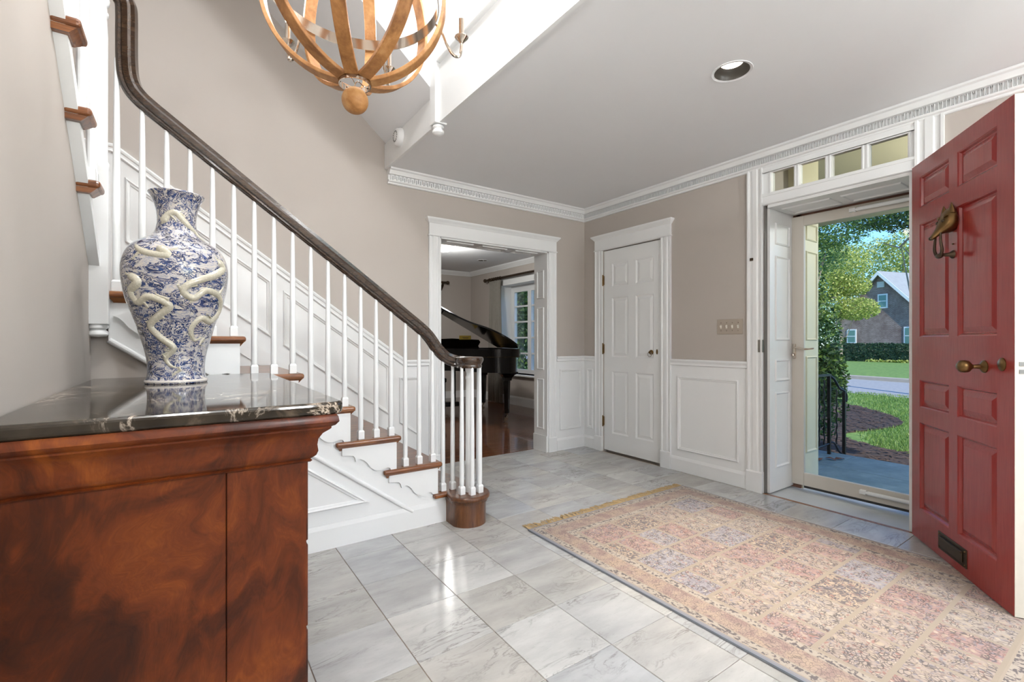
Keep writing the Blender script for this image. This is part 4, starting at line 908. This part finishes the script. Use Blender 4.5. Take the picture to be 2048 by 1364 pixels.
# ================================================================== GRAND PIANO
PK = (4.12, 6.62, 0); pr_ = tag(empty('grand_piano', PK, math.radians(163.74)), 'black lacquered grand piano with raised lid', 'piano')
OUT = cr([(0, .28, 0), (0, .8, 0), (0, 1.35, 0), (.05, 1.56, 0), (.20, 1.66, 0), (.38, 1.64, 0), (.54, 1.48, 0), (.70, 1.16, 0), (.98, .92, 0), (1.28, .76, 0), (1.44, .56, 0), (1.46, .28, 0)], 5)
ip = offs([(p.x, p.y) for p in OUT], .05, False)
case = MB().rings([[(p.x, p.y, .68) for p in OUT], [(p.x, p.y, .99) for p in OUT], [(q[0], q[1], .99) for q in ip], [(q[0], q[1], .88) for q in ip]], True, True, True)
case.build('case', 'black', pr_, True)
MB().prism([(q[0], q[1], .885) for q in ip], (0, 0, .004)).build('soundboard', 'gold', pr_)
MB().box(-.0, .05, -.02, .30, .66, .93).box(1.41, 1.46, -.02, .30, .66, .93).build('arm_block', 'black', pr_, bevel=.01)
MB().box(.05, 1.41, -.02, .28, .66, .70).box(.05, 1.41, .24, .28, .70, .90).build('key_bed', 'black', pr_)
ky = MB()
for i in range(52): ky.box(.115+i*.0237, .1377+i*.0237, .0, .15, .70, .72)
ky = ky.build('white_keys', 'ivory', pr_, kind='stuff'); bk_ = MB()
for i in range(51):
    if i % 7 not in (1, 4): bk_.box(.132+i*.0237, .143+i*.0237, .05, .15, .72, .732)
bk_.build('black_keys', 'black', pr_, kind='stuff')
# lid hinged on the long straight side, raised toward the treble side
la = math.radians(30)
def L3(u, v, h): return (u*math.cos(la)+h*-math.sin(la), v, 1.0+u*math.sin(la)+h*math.cos(la))
lo2 = [(p.x, p.y) for p in OUT if p.y > .5]; lo2 = [(-.012, .48)]+[(a*1.01-.012, b+.01) for a, b in lo2]+[(1.44, .48)]
MB().rings([[L3(a, b, 0) for a, b in lo2], [L3(a, b, .022) for a, b in lo2]]).build('lid', 'black', pr_)
MB().rings([[L3(a, b, h) for a, b in ((-.01, .50), (1.40, .50), (1.40, .86), (-.01, .86))] for h in (.026, .046)]).build('lid_flap', 'black', pr_)
MB().tube([(1.36, .86, .985), L3(1.05, .84, 0)], .011, 8).build('lid_prop', 'black', pr_, True)
md = MB().prism([(.28, .46, .99), (.30, .47, 1.02), (.27, .49, 1.08), (.30, .51, 1.115), (.5, .52, 1.125), (.72, .52, 1.135), (.95, .52, 1.125), (1.14, .51, 1.115), (1.18, .49, 1.08), (1.14, .47, 1.02), (1.18, .46, .99)], (0, .012, 0)).build('music_desk', 'black', pr_)
def pleg(x, y):
    l = MB().lathe([(.035, .115), (.036, .12), (.052, .58), (.060, .60)], (x, y, 0), 4).build('leg', 'black', pr_, bevel=.006)
    MB().rings([[(x+sx*w_, y+sy*w_, z) for sx, sy in ((-1, -1), (1, -1), (1, 1), (-1, 1))] for w_, z in ((.05, .56), (.055, .60), (.085, .64), (.12, .66), (.12, .68))]).build('leg_bracket', 'black', l)
    c = MB().tube([(x, y, .12), (x, y, .085), (x+.03, y+.02, .06)], [.016, .014, .012], 8).box(x-.004, x+.05, y-.01, y+.04, .03, .06).build('caster', 'nickel', l, True)
    MB().rings([[(x+.024+.028*math.cos(a), y+w_, .029+.028*math.sin(a)) for a in [2*PI*i/16 for i in range(16)]] for w_ in (0, .02)]).build('caster_wheel', 'nickel', l, True)
pleg(.14, 1.43); pleg(.16, .28); pleg(1.32, .28)
MB().box(.62, .66, .30, .34, .16, .67).box(.80, .84, .30, .34, .16, .67).box(.58, .88, .26, .40, .09, .16).build('pedal_lyre', 'black', pr_, bevel=.008)
for x in (.65, .73, .81): MB().box(x-.012, x+.012, .14, .27, .07, .085).build('pedal', 'brass', pr_, bevel=.004)
mbk = tag(empty('music_book', (3.47, 6.25, 1.118)), 'yellow music booklet resting on the piano desk', 'book')
mbk.rotation_euler = (0, 0, math.radians(163.74)); MB().box(-.09, .09, .006, .012, 0, .06).build('cover', 'yellow', mbk); 
MB().box(-.088, .088, .0, .006, .001, .058).build('pages', 'ivory', mbk)
for k in range(3): MB().box(-.055+k*.004, .05-k*.012, .0115, .0128, .034-k*.010, .038-k*.010).build('title_line', 'bronze', mbk)
bn = tag(empty('piano_bench', (3.15, 7.16, 0), math.radians(163.74)), 'dark piano bench behind the grand piano', 'bench')
MB().box(-.4, .4, -.16, .16, .42, .49).build('seat', 'black', bn, bevel=.015)
for x in (-.36, .36):
    for y in (-.12, .12): MB().box(x-.022, x+.022, y-.022, y+.022, 0, .42).build('leg', 'black', bn)

# curtains
def curtain(name, p0, p1, z0, z1, label):
    t = tag(empty(name, (p0[0], p0[1], z0)), label, 'curtain'); d = V((p1[0]-p0[0], p1[1]-p0[1], 0)); n = V((-d.y, d.x, 0)).normalized(); N = 60; rs = []
    for z, k in ((0, 1.0), ((z1-z0)*.5, .92), (z1-z0-.09, .72), (z1-z0, .8)):
        rs.append([d*(.5+(i/N-.5)*k)+n*(.030*math.sin(i/N*2*PI*6.5)*k+.006*math.sin(i*1.7))+V((0, 0, z)) for i in range(N+1)])
    mb = MB().rings(rs, False, False, False); o = mb.build('drape', 'curtain', t, True); s_ = o.modifiers.new('thick', 'SOLIDIFY'); s_.thickness = .004; return t
c1 = curtain('curtain', (4.53, 7.30), (4.53, 6.84), .008, 2.17, 'grey pleated curtain beside the piano room window')
rdm = tag(empty('curtain_rod', (4.53, 7.38, 2.205)), 'dark curtain rod above the piano room window', 'curtain rod')
MB().tube([(0, 0, 0), (0, -2.35, 0)], .021, 12).build('rod', 'bronze', rdm, True)
MB().ball((0, .02, 0), .034, 14, 9).build('finial', 'bronze', rdm, True); MB().ball((0, -2.37, 0), .034, 14, 9).build('finial', 'bronze', rdm, True)
for y in (-.10, -2.2): MB().box(0, .11, y-.012, y+.012, -.05, .01).build('bracket', 'bronze', rdm)
for k in range(6): MB().lathe([(.030, -.004), (.030, .004)], (0, 0, 0), 14).build('ring', 'bronze', rdm).matrix_local = Matrix.Translation((0, -.14-k*.07, 0)) @ Matrix.Rotation(PI/2, 4, 'X')
c3 = curtain('curtain', (3.60, 8.03), (3.93, 8.03), .008, 2.17, 'grey pleated curtain on the far wall behind the piano')
rd2 = tag(empty('curtain_rod', (4.06, 8.02, 2.205)), 'dark curtain rod on the far wall of the piano room', 'curtain rod')
MB().tube([(0, 0, 0), (-1.9, 0, 0)], .02, 12).build('rod', 'bronze', rd2, True); MB().ball((.02, 0, 0), .034, 14, 9).build('finial', 'bronze', rd2, True)
MB().prism([(-.10, .0, -.02), (-.06, .0, -.02), (-.06, .10, -.12), (-.10, .10, -.12)], (0, 0, -.03)).build('bracket', 'bronze', rd2)

# ================================================================== OUTDOORS
GZ = -.45
gl = MB().box(5.95, 120, -60, 90, GZ-.2, GZ).build('lawn', 'lawn'); tag(gl, 'green front lawn reaching the street', 'lawn', kind='structure')
po = MB().box(3.86, 5.80, -1.2, 3.3, -.5, -.14).build('porch_floor', 'kerb'); tag(po, 'blue-grey slate porch outside the entrance', 'porch', kind='structure')
sx_ = [3.86, 4.5, 5.15, 5.81]; syy = [-1.2, -.3, .5, 1.2, 2.0, 2.7, 3.3]
for i in range(3):
    for j in range(6): MB().box(0, sx_[i+1]-sx_[i]-.006, 0, syy[j+1]-syy[j]-.006, -.02, 0).build('slab', 'slate', po, bevel=.003, loc=(sx_[i], syy[j], -.12))
MB().box(5.8, 6.1, -1.2, 3.3, -.5, -.30).build('step', 'slate', po)
mul = [(12.9, 5.29), (13.18, 4.87), (12.87, 4.35), (12.24, 3.77), (11.6, 3.3), (10.98, 3.01), (10.35, 2.97), (9.65, 3.11), (9.13, 3.26), (8.71, 3.2), (8.43, 2.98), (8.23, 2.66), (8.07, 2.31), (8.01, 2.08), (7.8, 1.0), (7.2, -.4), (6.0, -1.2), (6.0, 8), (12, 8)]
mu = tag(empty('mulch_bed', (8, 3, GZ)), 'dark bark mulch bed curving along the lawn', 'mulch bed', kind='stuff')
MB().prism([(a-8, b-3, 0) for a, b in mul], (0, 0, .025)).build('bed', 'mulch', mu)
def inside(x, y, P):
    c = False
    for i in range(len(P)):
        (x1, y1), (x2, y2) = P[i-1], P[i]
        if (y1 > y) != (y2 > y) and x < (x2-x1)*(y-y1)/(y2-y1)+x1: c = not c
    return c
mb = MB()
for i in range(5200):
    x, y = R.uniform(6.1, 13.2), R.uniform(1.4, 5.6)
    if not inside(x, y, mul): continue
    a = R.random()*PI; l, wd = R.uniform(.02, .06), R.uniform(.006, .015); c, s_ = math.cos(a)*l, math.sin(a)*l; tz = R.uniform(-.012, .016)
    z = .03+R.random()*.015
    mb.add([(x-8-c-s_*.25, y-3-s_+c*.25, z), (x-8+c-s_*.25, y-3+s_+c*.25, z+tz), (x-8+c+s_*.25, y-3+s_-c*.25, z+tz+.006), (x-8-c+s_*.25, y-3-s_-c*.25, z+.006)], [(0, 1, 2, 3)])
mb.build('bark_chips', 'chip', mu, kind='stuff')
gr = tag(empty('grass', (10, 3, GZ)), 'short green blades of the front lawn', 'grass', kind='stuff'); mb = MB()
n = 0
while n < 26000:
    t_ = R.random()**1.6; x = 7.6+t_*9; y = R.uniform(.8, 2.4)+(x-7.6)*.38*R.random()+ (x-7.6)*.12
    n += 1
    if inside(x, y, mul): continue
    a = R.random()*PI; h = R.uniform(.03, .07); wd = .006+.004*t_; dx, dy = math.cos(a)*wd, math.sin(a)*wd; lx, ly = R.uniform(-.03, .03), R.uniform(-.03, .03)
    mb.add([(x-10-dx, y-3-dy, 0), (x-10+dx, y-3+dy, 0), (x-10+lx, y-3+ly, h)], [(0, 1, 2)])
mb.build('blades', 'grass', gr, kind='stuff')
# street: edges follow (16.4,6.1)-(16.0,4.2) and (22,8.2)-(21.4,5.7)
def strip(name, x0, x1, z0, z1, mat): 
    k = .21; return MB().prism([(x0-60*k+.0, -55, z0), (x1-60*k, -55, z0), (x1+60*k, 65, z0), (x0+60*k, 65, z0)], (0, 0, z1-z0)).build(name, mat)
tag(strip('street', 16.1, 21.6, GZ, GZ+.012, 'asphalt'), 'pale grey street beyond the lawn', 'street', kind='structure')
tag(strip('kerb', 21.6, 22.2, GZ, GZ+.13, 'kerb'), 'concrete kerb on the far side of the street', 'kerb', kind='structure')
tag(strip('verge', 22.2, 26.0, GZ, GZ+.10, 'lawn'), 'grass verge behind the far kerb', 'lawn', kind='structure')
# leaves
def leaves(n, fn, size, asp=.5):
    mb = MB()
    for i in range(n):
        p = fn(); d = V((R.gauss(0, 1), R.gauss(0, 1), R.gauss(0, .7))).normalized(); e = d.orthogonal().normalized(); e.rotate(Matrix.Rotation(R.random()*6.28, 3, d)); s_ = size*R.uniform(.6, 1.3)
        p = V(p); mb.add([p-d*s_, p+e*s_*asp, p+d*s_, p-e*s_*asp], [(0, 1, 2, 3)])
    return mb
def blob(cs):
    def f():
        c, r = R.choice(cs); 
        while True:
            q = V((R.uniform(-1, 1), R.uniform(-1, 1), R.uniform(-1, 1)))
            if .35 < q.length < 1: break
        return (c[0]+q.x*r[0], c[1]+q.y*r[1], c[2]+q.z*r[2])
    return f
def tree(name, base, h, cs, n, size, mat, label, group=None, tr=.12, branches=7, cat='tree'):
    t = tag(empty(name, base), label, cat, group); B = V(base)
    top = V((0, 0, h)); tk = MB().tube([(0, 0, -.05), (.05*h*.1, 0, h*.3), (0, .03*h*.1, h*.6), (0, 0, h*.8)], [tr, tr*.8, tr*.6, tr*.3], 9)
    for k in range(branches):
        c, r = cs[k % len(cs)]; z0 = h*R.uniform(.3, .65); e = V(c)*.85; tk.tube([(0, 0, z0), tuple((V((0, 0, z0))+e)/2+V((0, 0, -.05*h))), tuple(e)], [tr*.4, tr*.25, tr*.08], 6)
    tk.build('trunk', 'bark', t, True); leaves(n, blob(cs), size).build('crown', mat, t); return t
# near shrub by the porch
tree('shrub', (7.3, 2.98, GZ), 2.6, [((0, .1, .8), (.42, .5, .7)), ((.05, .15, 1.6), (.40, .48, .8)), ((0, .35, 2.4), (.36, .42, .75)), ((.15, -.05, 1.05), (.3, .26, .45))], 9000, .033, 'leaf_dark', 'dark leafy shrub growing beside the porch railing', None, .03, 8, 'shrub')
tree('crepe_myrtle', (28.0, 10.3, GZ), 4.6, [((-.3, .5, 3.4), (1.3, 1.2, .9)), ((.2, -.6, 3.2), (1.2, 1.0, .6)), ((-.5, .9, 4.6), (1.5, 1.4, 1.0)), ((.0, .0, 5.6), (1.5, 1.3, 1.0)), ((.3, -.3, 4.4), (1.1, .9, .6))], 15000, .065, 'leaf_lime', 'pale green tree with slim twin trunk before the brick house', None, .09, 9)
tree('shade_tree', (20.0, 8.6, GZ), 6.0, [((.5, .2, 5.0), (1.6, 1.4, .9)), ((.2, -.8, 5.8), (1.3, 1.5, .7)), ((-.2, .6, 6.4), (1.5, 1.6, .7)), ((.0, .8, 4.0), (1.1, .9, .9))], 13000, .06, 'leaf_mid', 'green feathery tree rising behind the shrub', None, .13, 8)
tree('oak_tree', (17.0, 4.3, GZ), 7.5, [((.3, .6, 5.15), (.9, .8, .35)), ((.2, -.1, 4.9), (.9, .6, .4)), ((-.2, -.9, 4.8), (1.1, .7, .5)), ((.6, 1.3, 5.4), (1.0, .8, .4)), ((0, .2, 5.8), (1.4, 1.6, .5))], 7000, .05, 'leaf_dark', 'dark overhanging oak branches high above the street', None, .10, 6)
for k, (b, h, cs, m_, lb) in enumerate((
    ((62, 29, GZ), 13, [((0, 0, 8), (5, 5, 4.5)), ((-2, 3, 11), (4.5, 4.5, 3.5)), ((1, -3, 11), (4.5, 4.5, 3.5))], 'leaf_mid', 'broad green tree behind the left roof edge of the house'),
    ((80, 22, GZ), 17, [((0, 0, 11.5), (6, 6, 5)), ((-1, -3.6, 14), (5.4, 5.4, 4.2)), ((0, 3.6, 12), (5, 5, 4))], 'leaf_lime', 'sunlit yellow-green tree behind the roof ridge'),
    ((66, 8, GZ), 13, [((0, 0, 8.5), (5, 5, 4)), ((0, -3, 10), (4, 4, 3.5)), ((0, 4, 9), (4.5, 4.5, 3.5))], 'leaf_lime', 'bright distant tree to the right of the roof'),
    ((52, 29, GZ), 12, [((0, 0, 3.2), (4, 4.5, 3.4)), ((0, -1, 7), (4.5, 4.5, 4)), ((-1, 2, 10), (4.5, 4.5, 3.5))], 'leaf_mid', 'distant green tree at the left end of the street'),
    ((102, 34, GZ), 20, [((0, 0, 13), (8, 8, 8)), ((0, -8, 12), (7, 7, 7.5)), ((0, -16, 11.5), (7, 7, 7))], 'leaf_mid', 'tall tree line far behind the brick house'))):
    tree('background_tree', b, h, cs, 9000, .2, m_, lb, 'trees behind the brick house', .3, 6)
hd_ = tag(empty('hedge', (42.6, 12.2, GZ)), 'clipped dark hedge in front of the brick house', 'hedge')
MB().box(-.6, .6, -7.5, 4.0, 0, 1.35).build('hedge_core', 'leaf_hedge', hd_)
mb = leaves(9000, lambda: (R.choice((-.64, R.uniform(-.6, .6))), R.uniform(-7.5, 4.0), R.uniform(0, 1.4)), .07, .6); mb.v = [(max(a, -.78), b, c) for a, b, c in mb.v]
mb.build('hedge_leaves', 'leaf_hedge', hd_, kind='stuff')
leaves(700, lambda: (R.uniform(-1.0, -.7), R.uniform(-6, 1.5), R.uniform(.0, .18)), .09, .6).build('edging_plants', 'leaf_lime', hd_, kind='stuff')
# brick house: gable toward the street
ho = tag(empty('brick_house', (46.0, 14.1, GZ), math.radians(-17)), 'brick house with white bargeboards across the street', 'house')
HA, HE, HW = 7.0, 3.5, 3.35
MB().prism([(0, -HW, 0), (0, HW, 0), (0, HW, HE), (0, 0, HA), (0, -HW, HE)], (12, 0, 0)).build('brick_wall', 'brick', ho)
sl_ = (HA-HE)/HW
for s in (-1, 1):
    MB().prism([(-.35, 0, HA+.18), (-.35, s*(HW+.45), HE-.45*sl_+.18), (-.35, s*(HW+.45), HE-.45*sl_+.02), (-.35, 0, HA+.02)], (12.7, 0, 0)).build('roof', 'shingle', ho)
    MB().prism([(-.40, 0, HA+.17), (-.40, s*(HW+.45), HE-.45*sl_+.17), (-.40, s*(HW+.45), HE-.45*sl_-.12), (-.40, 0, HA-.14)], (.05, 0, 0)).build('bargeboard', 'siding', ho)
def hwin(y, z, wd, h):
    f = MB().box(-.06, .02, y-wd/2-.1, y+wd/2+.1, z-h/2-.1, z+h/2+.1).build('window', 'siding', ho); MB().box(-.075, -.06, y-wd/2, y+wd/2, z-h/2, z+h/2).build('pane', 'teal', f); MB().box(-.085, -.075, y-wd/2, y+wd/2, z-.03, z+.03).build('meeting_rail', 'siding', f)
hwin(-.15, 4.75, .55, .95); hwin(2.35, 1.95, .6, 1.0); hwin(-2.2, 1.95, .8, 1.2)
vt = MB().box(-.05, .02, -.30, .30, 5.85, 6.35).build('gable_vent', 'kerb', ho)
for k in range(4): MB().box(-.065, -.05, -.25, .25, 5.9+k*.11, 5.96+k*.11).build('louvre', 'siding', vt)
# porch railing
pr2 = tag(empty('porch_railing', (5.68, 2.2, -.12)), 'black wrought iron porch railing beside the shrub', 'railing')
def bar(p, q, r=.011): return MB().tube([p, q], r, 4)
for x, y, h in ((-.35, .0, .85), (0, 0, .84), (.22, -.06, .66)): MB().box(x-.014, x+.014, y-.014, y+.014, -.18, h).build('post', 'iron', pr2)
MB().box(-1.4, .016, -.018, .018, .84, .862).build('top_rail', 'iron', pr2)
MB().tube(cr([(0, 0, .85), (.08, -.02, .80), (.16, -.04, .70), (.22, -.06, .67), (.26, -.07, .62), (.25, -.07, .56), (.22, -.065, .57)], 5), .012, 6).build('scroll_rail', 'iron', pr2, True)
for x in (-.12, -.24, .11):
    mb = MB().tube([(x+.004*math.cos(i), -.03*(x > 0)+.004*math.sin(i), .10+i*.018) for i in range(40 if x < 0 else 34)], .008, 5); mb.build('twisted_picket', 'iron', pr2, True)
MB().tube(cr([(-.35, 0, .10), (-.05, 0, .11), (.06, -.02, .12), (.14, -.04, .02), (.22, -.06, -.03)], 4), .010, 6).build('bottom_rail', 'iron', pr2, True)
for k, (x, y, lb) in enumerate(((5.30, 2.14, 'curled brown leaf lying nearest the porch railing post'), (5.42, 2.08, 'small dry leaf between two others on the slate'), (5.50, 2.03, 'larger dry leaf furthest right on the slate porch'))):
    o = MB().rings([[(-.05, 0, .002), (-.02, .025, .02), (.03, .02, .012), (.06, 0, .004)], [(-.05, 0, .004), (-.02, -.025, .012), (.03, -.02, .022), (.06, 0, .008)]], False, False, False).build('dry_leaf', 'dryleaf', None, True, loc=(x, y, -.119)); o.rotation_euler = (0, 0, k*1.3); s_ = o.modifiers.new('thick', 'SOLIDIFY'); s_.thickness = .0015
    tag(o, lb, 'leaf', 'dry leaves on the porch')
# greenery outside the piano room window
tree('garden_tree', (8.5, 11.7, GZ), 3.4, [((0, 0, 1.3), (1.1, 1.5, 1.2)), ((0, .9, 2.3), (1.0, 1.3, 1.0)), ((.1, -1.0, 2.2), (1.0, 1.3, 1.1)), ((0, 0, 3.1), (1.1, 1.4, 1.0)), ((.2, 2.2, 1.8), (.9, 1.2, 1.6)), ((.2, -2.2, 1.6), (.8, .9, 1.4))], 26000, .06, 'leaf_dark', 'dense green garden tree outside the piano room window', None, .06, 8)

tree('background_shrub', (52, 20.5, GZ), 3.2, [((0, 0, 1.6), (2.2, 2.6, 2.0)), ((0, 1.5, 2.6), (2.2, 2.2, 1.8)), ((0, -1.2, 2.4), (1.8, 1.6, 1.8))], 5000, .12, 'leaf_mid', 'green shrubs at the left corner of the brick house', None, .1, 5, 'shrub')
